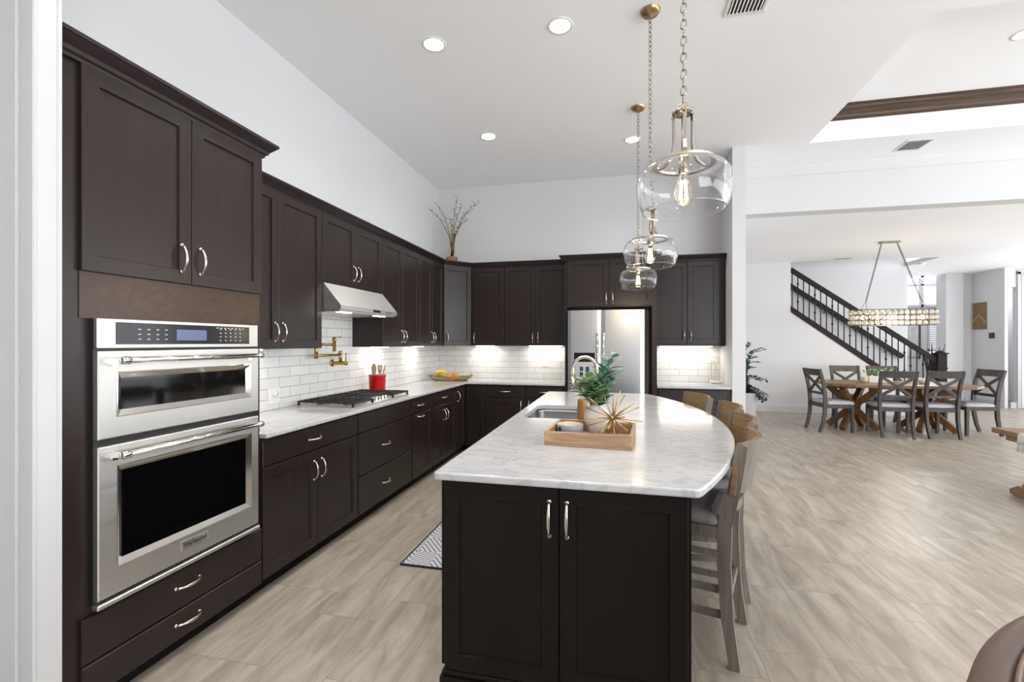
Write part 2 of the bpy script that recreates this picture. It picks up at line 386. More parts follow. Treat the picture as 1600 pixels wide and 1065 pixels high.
    def loops(s, loops, close_ends=True, smooth=False):
        n = len(loops[0]); vs = [p for l in loops for p in l]
        fs = [(j * n + i, j * n + (i + 1) % n, (j + 1) * n + (i + 1) % n, (j + 1) * n + i) for j in range(len(loops) - 1) for i in range(n)]
        s.add(vs, fs, smooth)
        return s
    def cap(s, outer, holes=()):
        """flat tessellated cap of a 3D loop with holes"""
        ls = [[Vector(p) for p in outer]] + [[Vector(p) for p in h] for h in holes]
        tris = tessellate_polygon(ls); vs = [p for l in ls for p in l]
        return s.add(vs, [tuple(t) for t in tris])
    def leaf(s, base, d, length, width, fold=0.25, up=(0, 0, 1)):
        base = Vector(base); d = Vector(d).normalized(); U = Vector(up)
        sd = d.cross(U)
        if sd.length < 1e-3: sd = d.cross(Vector((1, 0, 0)))
        sd.normalize(); nn = sd.cross(d).normalized()
        prof = [(0, .05), (.25, .8), (.5, 1), (.75, .7), (1, .03)]
        vs = []
        for t, ww in prof:
            droop = -0.18 * length * t * t
            c = base + d * (length * t) + nn * droop
            vs += [c - sd * (width / 2 * ww) + nn * (fold * width / 2 * ww), c, c + sd * (width / 2 * ww) + nn * (fold * width / 2 * ww)]
        fs = []
        for i in range(len(prof) - 1):
            a = i * 3
            fs += [(a, a + 1, a + 4, a + 3), (a + 1, a + 2, a + 5, a + 4)]
        return s.add(vs, fs, True)
    def obj(s, name, mat, parent=None, origin=(0, 0, 0), recalc=True):
        me = bpy.data.meshes.new(name)
        o0 = Vector(origin)
        if parent is not None:
            r = parent
            while r.parent is not None: r = r.parent
            o0 = Vector(r.get('_o', (0, 0, 0)))
        me.from_pydata([tuple(Vector(p) - o0) for p in s.v], [], s.f)
        me.polygons.foreach_set('use_smooth', s.sm)
        if recalc:
            import bmesh
            bm = bmesh.new(); bm.from_mesh(me); bmesh.ops.remove_doubles(bm, verts=bm.verts, dist=1e-6)
            bmesh.ops.recalc_face_normals(bm, faces=bm.faces); bm.to_mesh(me); bm.free()
        me.update()
        o = bpy.data.objects.new(name, me); COL.objects.link(o)
        if isinstance(mat, (list, tuple)):
            for q in mat: me.materials.append(q)
        else: me.materials.append(mat)
        if parent is not None: o.parent = parent
        else: o.location = o0
        return o

def tag(o, label, cat, group=None):
    o['label'] = label; o['category'] = cat
    if group: o['group'] = group
    return o
def thing(name, label, cat, loc=(0, 0, 0), rz=0.0, group=None, world=False):
    """Empty at the thing's base. world=True: its parts are authored in world coordinates (rz must be 0)."""
    o = bpy.data.objects.new(name, None); COL.objects.link(o); o.empty_display_size = 0.1
    o.location = loc; o.rotation_euler = (0, 0, rz)
    o['_o'] = tuple(loc) if world else (0.0, 0.0, 0.0)
    return tag(o, label, cat, group)
def struct(name, b, m, origin=(0, 0, 0)):
    o = b.obj(name, m, None, origin); o['kind'] = 'structure'; return o
def copy_tree(o, parent=None):
    c = o.copy(); COL.objects.link(c)
    if parent is not None: c.parent = parent
    for ch in list(o.children): copy_tree(ch, c)
    return c
def arc(cx, cy, r, a0, a1, n):
    return [(cx + r * math.cos(a0 + (a1 - a0) * i / n), cy + r * math.sin(a0 + (a1 - a0) * i / n)) for i in range(n + 1)]
def offset_poly(pts, d):
    """inward offset of a CCW polygon"""
    n = len(pts); out = []
    for i in range(n):
        a = Vector(pts[i - 1]); b = Vector(pts[i]); c = Vector(pts[(i + 1) % n])
        e1 = (b - a).normalized(); e2 = (c - b).normalized()
        n1 = Vector((-e1.y, e1.x)); n2 = Vector((-e2.y, e2.x)); m = (n1 + n2)
        m = m / max(m.dot(n1), 0.2)
        out.append((b.x + m.x * d, b.y + m.y * d))
    return out
def slab(poly, z0, z1, rnd=0.006, hole=None):
    """stone slab with eased edges, optional hole (list of xy)"""
    b = B(); prof = [(rnd, z0), (rnd * .3, z0 + rnd * .3), (0, z0 + rnd), (0, z1 - rnd), (rnd * .3, z1 - rnd * .3), (rnd, z1)]
    ls = [[(x, y, z) for x, y in offset_poly(poly, i)] for i, z in prof]
    b.loops(ls, smooth=False)
    hs_t = [[(x, y, z1) for x, y in hole]] if hole else []
    hs_b = [[(x, y, z0) for x, y in hole]] if hole else []
    b.cap(ls[-1], hs_t); b.cap(ls[0], hs_b)
    if hole: b.loops([hs_b[0], hs_t[0]])
    return b
def sweep(path, prof, closed=False):
    """sweep a (out, z) profile along a plan path; 'out' points to the right of the travel direction"""
    b = B(); n = len(path); ls = []
    for i in range(n):
        p = Vector(path[i])
        e1 = (p - Vector(path[i - 1])).normalized() if (i > 0) else None
        e2 = (Vector(path[i + 1]) - p).normalized() if i < n - 1 else None
        if e1 is None: e1 = e2
        if e2 is None: e2 = e1
        n1 = Vector((e1.y, -e1.x)); n2 = Vector((e2.y, -e2.x)); m = n1 + n2; m = m / max(m.dot(n1), .2)
        ls.append([(p.x + m.x * o, p.y + m.y * o, z) for o, z in prof])
    b.loops(ls); b.cap(ls[0]); b.cap(ls[-1])
    return b
def text_mesh(name, txt, size, mat, parent, mtx, extrude=0.0006, align='CENTER'):
    cu = bpy.data.curves.new(name, 'FONT'); cu.body = txt; cu.size = size; cu.extrude = extrude; cu.align_x = align; cu.align_y = 'CENTER'
    t = bpy.data.objects.new(name + '_tmp', cu); COL.objects.link(t)
    dg = bpy.context.evaluated_depsgraph_get(); me = bpy.data.meshes.new_from_object(t.evaluated_get(dg))
    bpy.data.objects.remove(t); me.transform(mtx); me.materials.clear(); me.materials.append(mat); me.name = name
    o = bpy.data.objects.new(name, me); COL.objects.link(o); o.parent = parent
    return o

# ------------------------------------------------------------------ the setting
CZ = 3.64; DZ = 3.05; XW = -2.54; YB = 6.30
struct('floor', B().box(-2.7, 9.8, -3.6, 17.0, -0.05, 0), M['floor'])
# kitchen / living ceiling with a tray opening x 2.08..7.2, y 3.65..5.74
b = B()
b.box(-2.7, 2.08, -3.6, 6.6, CZ, CZ + .06); b.box(7.2, 9.8, -3.6, 6.6, CZ, CZ + .06)
b.box(2.08, 7.2, -3.6, 3.65, CZ, CZ + .06); b.box(2.08, 7.2, 5.74, 6.6, CZ, CZ + .06)
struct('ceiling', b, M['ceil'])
b = B()
b.box(2.02, 2.08, 3.59, 5.80, CZ + .06, 4.06); b.box(7.2, 7.26, 3.59, 5.80, CZ + .06, 4.06)
b.box(2.08, 7.2, 3.59, 3.65, CZ + .06, 4.06); b.box(2.08, 7.2, 5.74, 5.80, CZ + .06, 4.06)
b.box(2.08, 7.2, 3.65, 5.74, 4.0, 4.06)
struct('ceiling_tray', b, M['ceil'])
prof = [(0, 3.858), (.012, 3.862), (.03, 3.88), (.036, 3.90), (.06, 3.93), (.085, 3.955), (.09, 3.975), (.105, 3.985), (.105, 3.999), (0, 3.999)]
pth = [(7.2, 5.74), (2.08, 5.74), (2.08, 3.65), (7.2, 3.65), (7.2, 5.72)]
struct('trim_1', sweep([(7.19, 5.739), (2.081, 5.739), (2.081, 3.651), (7.19, 3.651)], [(-o, z) for o, z in prof]), M['stain'])
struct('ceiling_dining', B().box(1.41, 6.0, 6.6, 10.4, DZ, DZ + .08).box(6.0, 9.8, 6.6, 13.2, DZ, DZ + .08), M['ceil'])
struct('wall_header', B().box(1.41, 9.8, 6.384, 6.6, DZ, CZ + .06).box(1.41, 9.8, 6.376, 6.384, 3.50, CZ - .001), M['wall'])
struct('wall_left', B().box(XW - .12, XW, -3.6, YB + .1, 0, CZ), M['wall'])
struct('wall_back', B().box(XW, 1.41, YB, YB + .1, 0, CZ).box(1.27, 1.41, 5.66, YB, 0, CZ), M['wall'])
struct('wall_dining_left', B().box(1.30, 1.41, YB + .1, 10.4, 0, CZ), M['wall'])
# short wall with cased opening at the left edge of the view
struct('wall_near_left', B().box(XW, -1.874, 1.125, 1.198, 0, CZ), M['wall'])
b = B()
b.box(-1.874, -1.859, 1.118, 1.196, 0, CZ, .004); b.box(-1.874, -1.8545, 1.180, 1.197, 0, CZ, .004); b.box(-1.882, -1.852, 1.112, 1.124, 0, CZ, .004)
struct('trim_2', b, M['trim'])
b = B()
b.box(-2.20, -1.932, 1.113, 1.125, 0, CZ, .003); b.box(-1.932, -1.918, 1.106, 1.125, 0, CZ, .004); b.box(-1.918, -1.882, 1.116, 1.125, 0, CZ, .002)
struct('trim_3', b, M['trim'])
# living room right side: glazed openings; rear wall with an opening
b = B()
b.box(9.5, 9.62, -3.6, -3.0, 0, CZ); b.box(9.5, 9.62, 6.2, 6.8, 0, CZ); b.box(9.5, 9.62, 11.4, 17, 0, CZ); b.box(9.5, 9.62, -3.0, 11.4, 3.1, CZ)
struct('wall_right', b, M['wall'])
b = B()
b.box(-2.7, 2.8, -3.6, -3.5, 0, CZ); b.box(8.2, 9.62, -3.6, -3.5, 0, CZ); b.box(2.8, 8.2, -3.6, -3.5, 3.1, CZ)
struct('wall_rear', b, M['wall'])
b = B()
for y in (-3.0, -0.7, 1.6, 3.9, 6.14, 6.8, 9.1, 11.34): b.box(9.53, 9.59, y, y + .06, 0, 3.1)
b.box(9.53, 9.59, -3.0, 6.2, 3.04, 3.1); b.box(9.53, 9.59, 6.8, 11.4, 3.04, 3.1); b.box(9.53, 9.59, -3.0, 6.2, 0, .08); b.box(9.53, 9.59, 6.8, 11.4, 0, .08)
struct('window_1', b, M['trim'])
b = B()
for x in (2.8, 4.5, 6.3, 8.14): b.box(x, x + .06, -3.58, -3.52, 0, 3.1)
b.box(2.8, 8.2, -3.58, -3.52, 3.04, 3.1); b.box(2.8, 8.2, -3.58, -3.52, 0, .08)
struct('window_2', b, M['trim'])
# dining room far wall: solid left of the stair, sloping up under the stringer
b = B()
b.box(1.41, 3.43, 10.4, 10.5, 0, DZ)
poly = [(3.43, 0), (5.9, 0), (5.9, .25), (3.43, 2.07)]
f = [(x, 10.4, z) for x, z in poly]; k = [(x, 10.5, z) for x, z in poly]
b.loops([f, k]); b.cap(f); b.cap(k)
struct('wall_dining_back', b, M['wall'])
struct('wall_stair', B().box(2.2, 6.02, 11.5, 11.6, 0, 5.2).box(2.2, 2.3, 10.5, 11.5, 0, 5.2).box(2.2, 6.0, 10.4, 10.5, DZ + .08, 5.2), M['wall'])
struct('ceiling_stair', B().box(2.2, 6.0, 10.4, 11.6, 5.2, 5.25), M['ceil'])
# foyer beyond
b = B()
b.box(7.62, 7.97, 13.0, 13.35, 0, 3.9, .004); b.box(7.97, 8.19, 13.1, 13.2, 0, 3.9); b.box(8.19, 8.29, 12.24, 13.2, 0, DZ); b.box(8.19, 8.25, 12.14, 12.24, 0, DZ); b.box(8.40, 9.5, 12.14, 12.24, 0, DZ); b.box(8.25, 8.40, 12.14, 12.24, 2.62, DZ); b.box(8.25, 8.40, 12.36, 12.42, 0, 2.7)
struct('wall_foyer_right', b, M['wall'])
b = B()
b.box(6.02, 7.62, 13.1, 13.2, 3.3, 4.4); b.box(6.02, 6.1, 11.6, 15.0, 0, 4.4)
struct('wall_foyer_left', b, M['wall'])
b = B()
yf = 14.9
for (xa, xb, za, zb) in ((6.1, 8.30, 0, 2.40), (8.30, 8.62, 0, .45), (8.62, 9.5, 0, 2.40), (6.1, 7.60, 2.40, 3.28), (8.80, 9.5, 2.40, 3.28), (6.1, 9.5, 3.28, 4.4), (8.30, 8.62, 2.05, 2.40)):
    b.box(xa, xb, yf, yf + .1, za, zb)
struct('wall_foyer_back', b, M['wall'])
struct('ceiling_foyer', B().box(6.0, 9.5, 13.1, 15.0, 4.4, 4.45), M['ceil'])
b = B()
for (xa, xb, za, zb) in ((7.60, 8.80, 2.40, 2.47), (7.60, 8.80, 3.20, 3.28), (8.12, 8.20, 2.40, 3.28), (7.60, 7.67, 2.40, 3.28), (8.73, 8.80, 2.40, 3.28), (7.60, 8.80, 2.98, 3.03)):
    b.box(xa, xb, yf - .05, yf + .05, za, zb, .006)
fr = struct('window_3', b, M['trim'])
B().box(7.67, 8.73, yf + .02, yf + .03, 2.47, 3.20).obj('pane', M['pane'], fr)
b = B()
for (xa, xb, za, zb) in ((8.30, 8.34, .45, 2.05), (8.58, 8.62, .45, 2.05), (8.30, 8.62, 2.0, 2.05), (8.30, 8.62, .45, .50), (8.30, 8.62, 1.18, 1.25)):
    b.box(xa, xb, yf - .04, yf + .04, za, zb, .005)
fr = struct('window_4', b, M['trim'])
bl = B()
for i in range(12): bl.box(8.34, 8.58, yf + .03, yf + .045, 1.26 + i * .062, 1.26 + i * .062 + .05)
bl.obj('blind', M['blind'], fr)
# skirting
struct('baseboard_dining', B().box(1.42, 5.9, 10.385, 10.4, 0, .13, .004), M['trim'])
struct('baseboard_foyer', B().box(8.19 - .015, 8.19, 12.24, 13.1, 0, .13, .004).box(8.29, 9.5, 12.125, 12.14, 0, .13, .004).box(7.62, 7.97, 12.985, 13.0, 0, .13, .004), M['trim'])
# door at the right edge (white frame and panelled leaf)
b = B(); b.box(8.40, 8.46, 12.10, 12.14, 0, 2.95, .006); b.box(8.40, 9.45, 12.10, 12.14, 2.89, 2.98, .006)
dr = struct('door_1', b, M['trim'])
B().box(8.47, 9.40, 12.105, 12.138, .01, 2.88, .004).box(8.60, 8.68, 12.095, 12.105, .2, 2.7, .003).box(9.2, 9.28, 12.095, 12.105, .2, 2.7, .003).obj('door_leaf', M['door'], dr)

# tiled backsplash
struct('wall_tile_left', B().box(XW, XW + .010, 2.19, YB - .01, .915, 1.40).box(XW, XW + .010, 3.12, 4.05, 1.40, 1.88), M['tile_left'])
struct('wall_tile_back', B().box(XW + .01, -.62, YB - .010, YB, .915, 1.40).box(.43, 1.27, YB - .010, YB, .915, 1.40), M['tile_back'])
struct('trim_4', B().box(XW, XW + .014, 2.186, 2.215, .915, 1.385, .003), M['plastic_white'])

# ------------------------------------------------------------------ cabinets
DT = .020
def rect(x0, x1, z0, z1, y): return [(x0, y, z0), (x1, y, z0), (x1, y, z1), (x0, y, z1)]
def shaker(x0, x1, z0, z1, st=.060, y=0.0):
    b = B()
    ls = [rect(x0, x1, z0, z1, y), rect(x0, x1, z0, z1, y - DT + .002), rect(x0 + .002, x1 - .002, z0 + .002, z1 - .002, y - DT),
          rect(x0 + st, x1 - st, z0 + st, z1 - st, y - DT), rect(x0 + st + .004, x1 - st - .004, z0 + st + .004, z1 - st - .004, y - DT + .010)]
    b.loops(ls); b.cap(ls[-1]); b.cap(ls[0]); return b
def slabf(x0, x1, z0, z1, y=0.0):
    b = B()
    ls = [rect(x0, x1, z0, z1, y), rect(x0, x1, z0, z1, y - DT + .005), rect(x0 + .005, x1 - .005, z0 + .005, z1 - .005, y - DT)]
    b.loops(ls); b.cap(ls[-1]); b.cap(ls[0]); return b
def handle_mesh(kind, x, z, y, L=.118):
    """arched pull with flared feet, standing off the front (towards -y)"""
    b = B(); n = 14; pts = []; rs = []
    for i in range(n + 1):
        t = i / n; s = (t - .5) * L
        out = .004 + .028 * math.sin(PI * min(1, max(0, t))) ** .55
        pts.append((x, y - out, z + s) if kind == 'v' else (x + s, y - out, z))
        rs.append(.0048 + .0030 * math.sin(PI * t) ** 2 if .12 < t < .88 else .0062)
    b.tube(pts, rs, 8)
    for e in (-.5, .5):
        c = (x, y, z + e * L) if kind == 'v' else (x + e * L, y, z)
        b.lathe([(.0001, -.010), (.007, -.009), (.0095, -.004), (.0095, 0), (.0001, 0)], c, 12, 'y')
    return b
def cabinet(name, label, loc, rz, w_, depth, z0, z1, fronts, toe=False, body_mat='espresso', group=None, cat='cabinet'):
    r = thing(name, label, cat, loc, rz, group)
    bz = .10 if toe else z0
    B().box(0.001, w_ - .001, 0, depth, bz, z1).obj('body', M[body_mat], r)
    if toe: B().box(0.001, w_ - .001, .055, depth, 0, .10).obj('toe_kick', M['toe'], r)
    for fr in fronts:
        kind, a, c, d, e = fr[:5]
        q = (shaker if kind == 'door' else slabf)(a, c, d, e).obj('door' if kind == 'door' else 'drawer', M['espresso'], r)
        for h in fr[5:]:
            handle_mesh(h[0], h[1], h[2], -DT).obj('handle', M['nickel'], q)
    return r
LW = PI / 2
# --- oven tower
r = cabinet('tall_oven_cabinet', 'tall espresso cabinet tower housing the wall oven, at the left edge', (-1.94, 1.238, 0), LW, .946, .599, .10, 2.47,
            [('door', .060, .508, 1.687, 2.452, ('v', .508 - .052, 1.80)), ('door', .512, .942, 1.687, 2.452, ('v', .512 + .040, 1.80)),
             ('drawer', .062, .942, .222, .392, ('h', .487, .322)), ('drawer', .062, .942, .085, .216, ('h', .487, .158))], toe=True)
r.children[0].name = 'body'
B().box(.062, .940, -.004, 0, 1.512, 1.686).obj('face_panel', M['espresso_h'], r)['label'] = 'warmer brown wood panel above the oven'
cp = [(0, 2.450), (.018, 2.450), (.020, 2.462), (.030, 2.468), (.036, 2.482), (.058, 2.505), (.064, 2.512), (.070, 2.515), (.070, 2.530), (0, 2.530)]
# travel so that the outside lies to the right of the path
sweep([(-.030, 0), (.946, 0), (.946, .595)][0:3], cp).obj('crown_moulding', M['espresso'], r)

# --- base cabinets, left run (front of body x = -1.945)
YL = 2.186
def left_base(label, ya, yb, fronts, name='base_cabinet'):
    return cabinet(name, label, (-1.945, ya, 0), LW, yb - ya, .59, .10, .884, fronts, toe=True, group='base cabinets of the left run')
wB = 3.158 - YL
left_base('two-door espresso base cabinet with top drawer, next to the oven tower', YL, 3.158,
          [('drawer', .006, wB - .006, .722, .872, ('h', wB / 2 - .03, .797)), ('door', .006, wB / 2 - .002, .095, .716, ('v', wB / 2 - .04, .59)), ('door', wB / 2 + .002, wB - .006, .095, .716, ('v', wB / 2 + .04, .59))])
wB = 4.100 - 3.158
left_base('espresso three-drawer base cabinet under the gas cooktop', 3.158, 4.100,
          [('drawer', .006, wB - .006, .722, .872), ('drawer', .006, wB - .006, .392, .716, ('h', wB / 2 - .04, .563)), ('drawer', .006, wB - .006, .095, .386, ('h', wB / 2 - .04, .243))])
wB = 4.592 - 4.100
left_base('narrow espresso pull-out base cabinet right after the cooktop drawers', 4.100, 4.592,
          [('drawer', .006, wB - .006, .722, .872, ('h', wB / 2 - .06, .800)), ('door', .006, wB - .006, .095, .716, ('h', wB / 2 - .05, .686))])
wB = 5.340 - 4.592
left_base('espresso base cabinet with one drawer over two doors, second before the corner', 4.592, 5.340,
          [('drawer', .006, wB - .006, .722, .872, ('h', wB / 2 - .02, .800)), ('door', .006, wB / 2 - .002, .095, .716, ('v', wB / 2 - .04, .60)), ('door', wB / 2 + .002, wB - .006, .095, .716, ('v', wB / 2 + .035, .60))])
wB = 5.690 - 5.340
left_base('slim full-height espresso door cabinet in the corner of the left run', 5.340, 5.690, [('door', .006, wB - .006, .095, .872, ('v', .055, .755))])
# --- base cabinets, back run (front of body y = 5.71)
def back_base(label, xa, xb, fronts):
    return cabinet('base_cabinet', label, (xa, 5.705, 0), 0, xb - xa, .585, .10, .884, fronts, toe=True, group='base cabinets of the back run')
back_base('plain espresso corner door cabinet without a handle on the back wall', -1.945 + .001, -1.655, [('door', .030, .286, .095, .872)])
back_base('espresso base cabinet with drawer over door, left of the back run middle', -1.655, -1.135, [('drawer', .006, .514, .722, .872, ('h', .26, .800)), ('door', .006, .514, .095, .716, ('v', .47, .62))])
back_base('espresso base cabinet with drawer, just left of the refrigerator', -1.135, -.635, [('drawer', .006, .494, .722, .872, ('h', .25, .800)), ('door', .006, .494, .095, .716, ('v', .05, .62))])
back_base('espresso base cabinet under the small counter right of the refrigerator', .456, 1.262,
          [('drawer', .015, .770, .722, .872, ('h', .39, .800)), ('door', .015, .390, .095, .716, ('v', .355, .62)), ('door', .394, .770, .095, .716, ('v', .445, .62))])

# --- wall cabinets, left run (body front x = -2.21)
UZ0, UZ1 = 1.378, 2.425
def left_upper(label, ya, yb, z0, doors):
    return cabinet('wall_cabinet', label, (-2.225, ya, 0), LW, yb - ya, .31, z0, UZ1 + .022, doors, group='wall cabinets of the left run')
def two(wd, z0, z1, hz, m=.003):
    return [('door', m, wd / 2 - .0015, z0, z1, ('v', wd / 2 - .036, hz)), ('door', wd / 2 + .0015, wd - m, z0, z1, ('v', wd / 2 + .036, hz))]
left_upper('tall two-door espresso wall cabinet between oven tower and range hood', YL, 3.114, UZ0, two(3.114 - YL, UZ0, UZ1, 1.490))
left_upper('short two-door espresso wall cabinet above the range hood', 3.116, 4.044, 1.888, two(4.044 - 3.116, 1.888, UZ1, 2.010))
left_upper('tall two-door espresso wall cabinet just past the range hood', 4.046, 4.906, UZ0, two(.860, UZ0, UZ1, 1.484))
left_upper('tall two-door espresso wall cabinet nearest the corner, left run', 4.908, 5.630, UZ0, two(.722, UZ0, UZ1, 1.484))
# --- diagonal corner wall cabinet
r = thing('corner_wall_cabinet', 'diagonal espresso wall cabinet in the kitchen corner below the glass vase', 'cabinet', (0, 0, 0))
A = (-2.205, 5.640); C2 = (-1.936, 5.940)
b = B(); pl = [(-2.535, 5.634), (-2.215, 5.634), (-1.930, 5.950), (-1.930, 6.285), (-2.535, 6.285)]
lo = [(x, y, UZ0) for x, y in pl]; hi = [(x, y, UZ1 + .03) for x, y in pl]
b.loops([lo, hi]); b.cap(lo); b.cap(hi); b.obj('body', M['espresso'], r)
dx, dy = (-1.930 + 2.215), (5.950 - 5.634); dl = math.hypot(dx, dy); ang = math.atan2(dy, dx)
mt = Matrix.Translation((-2.215, 5.634, 0)) @ Matrix.Rotation(ang, 4, 'Z')
def xf(b, mt):
    b.v = [tuple(mt @ Vector(p)) for p in b.v]; return b
q = xf(shaker(.012, dl - .012, UZ0, UZ1), mt).obj('door', M['espresso'], r)
xf(handle_mesh('v', .055, 1.484, -DT), mt).obj('handle', M['nickel'], q)
# --- wall cabinets, back run (body front y = 5.975)
def back_upper(label, xa, xb, doors, yf=5.975, d=.305):
    return cabinet('wall_cabinet', label, (xa, yf, 0), 0, xb - xa, d, UZ0, UZ1 + .03, doors, group='wall cabinets of the back run')
back_upper('single-door espresso wall cabinet right of the diagonal corner cabinet', -1.926, -1.470, [('door', .004, .453, UZ0, UZ1, ('v', .040, 1.484))])
back_upper('two-door espresso wall cabinet just left of the refrigerator', -1.468, -.630, two(.838, UZ0, UZ1, 1.484))
back_upper('two-door espresso wall cabinet above the small right counter', .455, 1.262, [('door', .015, .372, 1.40, 2.405, ('v', .335, 1.51)), ('door', .376, .735, 1.40, 2.405, ('v', .412, 1.51))])
# --- refrigerator surround
r = cabinet('refrigerator_cabinet', 'espresso cabinet with two doors above the steel refrigerator', (-.632, 5.68, 0), 0, 1.085, .60, 1.85, UZ1 + .03,
            [('door', .034, .531, 1.862, UZ1, ('v', .498, 1.95)), ('door', .535, 1.028, 1.862, UZ1, ('v', .575, 1.95))])
B().box(0, .022, 0, .60, 0, 1.85).obj('side_panel', M['espresso'], r)
B().box(1.028, 1.085, 0, .60, 0, 1.85).obj('side_panel', M['espresso'], r)
# --- crown mouldings
cpu = [(0, 2.424), (.020, 2.424), (.022, 2.434), (.032, 2.440), (.040, 2.452), (.058, 2.470), (.062, 2.476), (.066, 2.478), (.066, 2.490), (0, 2.490)]
o = sweep([(-2.225, 2.258), (-2.225, 5.634), (-1.930, 5.968), (-.634, 5.968)], cpu).obj('crown_moulding', M['espresso'], None, (-2.22, 2.19, 2.43))
tag(o, 'dark crown moulding along the left and back wall cabinets', 'moulding')
o = sweep([(-.634, 6.27), (-.634, 5.674), (.455, 5.674), (.455, 5.968), (1.262, 5.968)], [(a, z - .004) for a, z in cpu]).obj('crown_moulding', M['espresso'], None, (-.634, 5.674, 2.43))
tag(o, 'dark crown moulding above the refrigerator and right wall cabinets', 'moulding')

# --- counters
o = slab([(-2.529, 2.188), (-1.90, 2.188), (-1.90, 5.655), (-.634, 5.655), (-.634, 6.289), (-2.529, 6.289)], .885, .915, .007).obj('countertop', M['quartz'], None, (-1.9, 2.19, .885))
tag(o, 'L-shaped white quartz countertop with cooktop along the left and back walls', 'countertop')
o = slab([(.455, 5.655), (1.268, 5.655), (1.268, 6.289), (.455, 6.289)], .885, .915, .006).obj('countertop', M['quartz'], None, (.455, 5.655, .885))
tag(o, 'small white quartz countertop right of the refrigerator', 'countertop')

# ------------------------------------------------------------------ wall oven (front plane x = -1.90, local frame: x along +Y world, -y out of the wall)
r = thing('wall_oven', 'stainless steel combination microwave and oven built into the tall cabinet', 'oven', (-1.94, 1.335, 0), LW)
OW = .792
def fl(v): return v - 1.335
B().box(0, OW, -.020, 0.0, .430, 1.512).obj('carcass', M['plastic_dark'], r)
q = B().box(0, OW, -.040, -.020, 1.398, 1.512, .003).obj('control_panel', M['steel'], r)
g = B().box(.066, .730, -.042, -.040, 1.413, 1.500, .0008).obj('control_glass', M['panel_black'], q)
B().box(.318, .470, -.0426, -.042, 1.430, 1.478).obj('display', M['display'], q)
bm_ = B()
for i in range(4):
    for j in range(3): bm_.box(.150 + i * .038, .162 + i * .038, -.0426, -.042, 1.432 + j * .02, 1.436 + j * .02)
for i in range(5):
    for j in range(4): bm_.box(.545 + i * .030, .553 + i * .030, -.0426, -.042, 1.428 + j * .018, 1.433 + j * .018)
for i in range(8): bm_.box(.525 + i * .022, .537 + i * .022, -.0426, -.042, 1.489, 1.493)
bm_.obj('button_marks', M['mark'], q)
def oven_door(name, z0, z1, wx0, wx1, wz0, wz1, hz):
    b = B(); y0 = -.045
    hole = [(wx0, wz0), (wx1, wz0), (wx1, wz1), (wx0, wz1)]
    out = [(0, z0), (OW, z0), (OW, z1), (0, z1)]
    F = lambda pts, y, i=0: [(p[0] + (i if p[0] < OW / 2 else -i), y, p[1] + (i if p[1] < (z0 + z1) / 2 else -i)) for p in pts]
    b.loops([F(out, -.018), F(out, y0 + .004), F(out, y0, .004)])
    b.cap(F(out, y0, .004), [F(hole, y0)])
    b.loops([F(hole, y0), F(hole, y0 + .016, .022)])
    b.cap(F(out, -.018))
    d = b.obj(name, M['steel'], r)
    fb = B(); fb.loops([F(hole, y0 - .001, -.004), F(hole, y0 - .003, 0), F(hole, y0 + .015, .024)])
    fb.obj('window_frame', M['chrome'], d)
    B().box(wx0 + .022, wx1 - .022, y0 + .0135, y0 + .0155, wz0 + .004, wz1 - .004).obj('window_glass', M['glass_black'], d)
    h = B(); yo = -.102; xa, xb = .052, OW - .058
    h.cyl((xa, yo, hz), (xb, yo, hz), .0115, seg=20)
    for xe, sg in ((xa, -1), (xb, 1)):
        h.lathe([(.0001, -.012), (.0135, -.012), (.0152, -.006), (.0152, .018), (.0125, .022), (.0001, .022)], (xe, yo, hz), 20, 'x')
    for xe in (xa + .006, xb - .006):
        h.bar([(xe, yo + .006, hz), (xe, -.048, hz - .004), (xe, -.040, hz - .010)], .022, [.016, .020, .034], (1, 0, 0))
    h.obj('handle', M['chrome'], d)
    return d
oven_door('microwave_door', 1.053, 1.387, fl(1.404), fl(2.072), 1.135, 1.303, 1.352)
d = oven_door('oven_door', .446, 1.024, fl(1.407), fl(2.074), .553, .940, .990)
B().box(-.006, OW + .004, -.052, -.020, .414, .434, .004).obj('bottom_trim', M['steel'], r)
bd = B().box(fl(1.672), fl(1.812), -.0485, -.045, .490, .530, .001).obj('badge', M['chrome'], d)
text_mesh('badge_text', 'KitchenAid', .025, M['plastic_dark'], d, Matrix.Translation((fl(1.742), -.0490, .510)) @ Matrix.Rotation(PI / 2, 4, 'X'))

# ------------------------------------------------------------------ range hood
r = thing('range_hood', 'stainless steel slanted range hood over the gas cooktop', 'range hood', (XW + .001, 3.122, 0), LW)
# local: x along wall, -y out; y=0 wall -> out to -.49
hw = .914
def pr(pts, xa, xb):
    b = B(); f = [(xa, y, z) for y, z in pts]; k = [(xb, y, z) for y, z in pts]; b.loops([f, k]); b.cap(f); b.cap(k); return b
pr([(0, 1.672), (-.485, 1.672), (-.490, 1.676), (-.490, 1.706), (-.338, 1.884), (0, 1.884)], 0, hw).obj('body', M['steel'], r)
pr([(0, 1.660), (-.470, 1.660), (-.470, 1.672), (0, 1.672)], .01, hw - .01).obj('underside', M['steel'], r)
b = B()
for xx in (.07, .62): b.box(xx, xx + .14, -.452, -.40, 1.656, 1.660)
b.obj('lamp_lens', M['strip'], r)
B().box(.475, .60, -.4915, -.490, 1.681, 1.702).obj('badge', M['chrome'], r)
b = B()
for i in range(5): b.lathe([(.0001, -.003), (.005, -.003), (.006, 0)], (.705 + i * .024, -.4900, 1.690), 10, 'y')
b.obj('control_button', M['plastic_dark'], r)

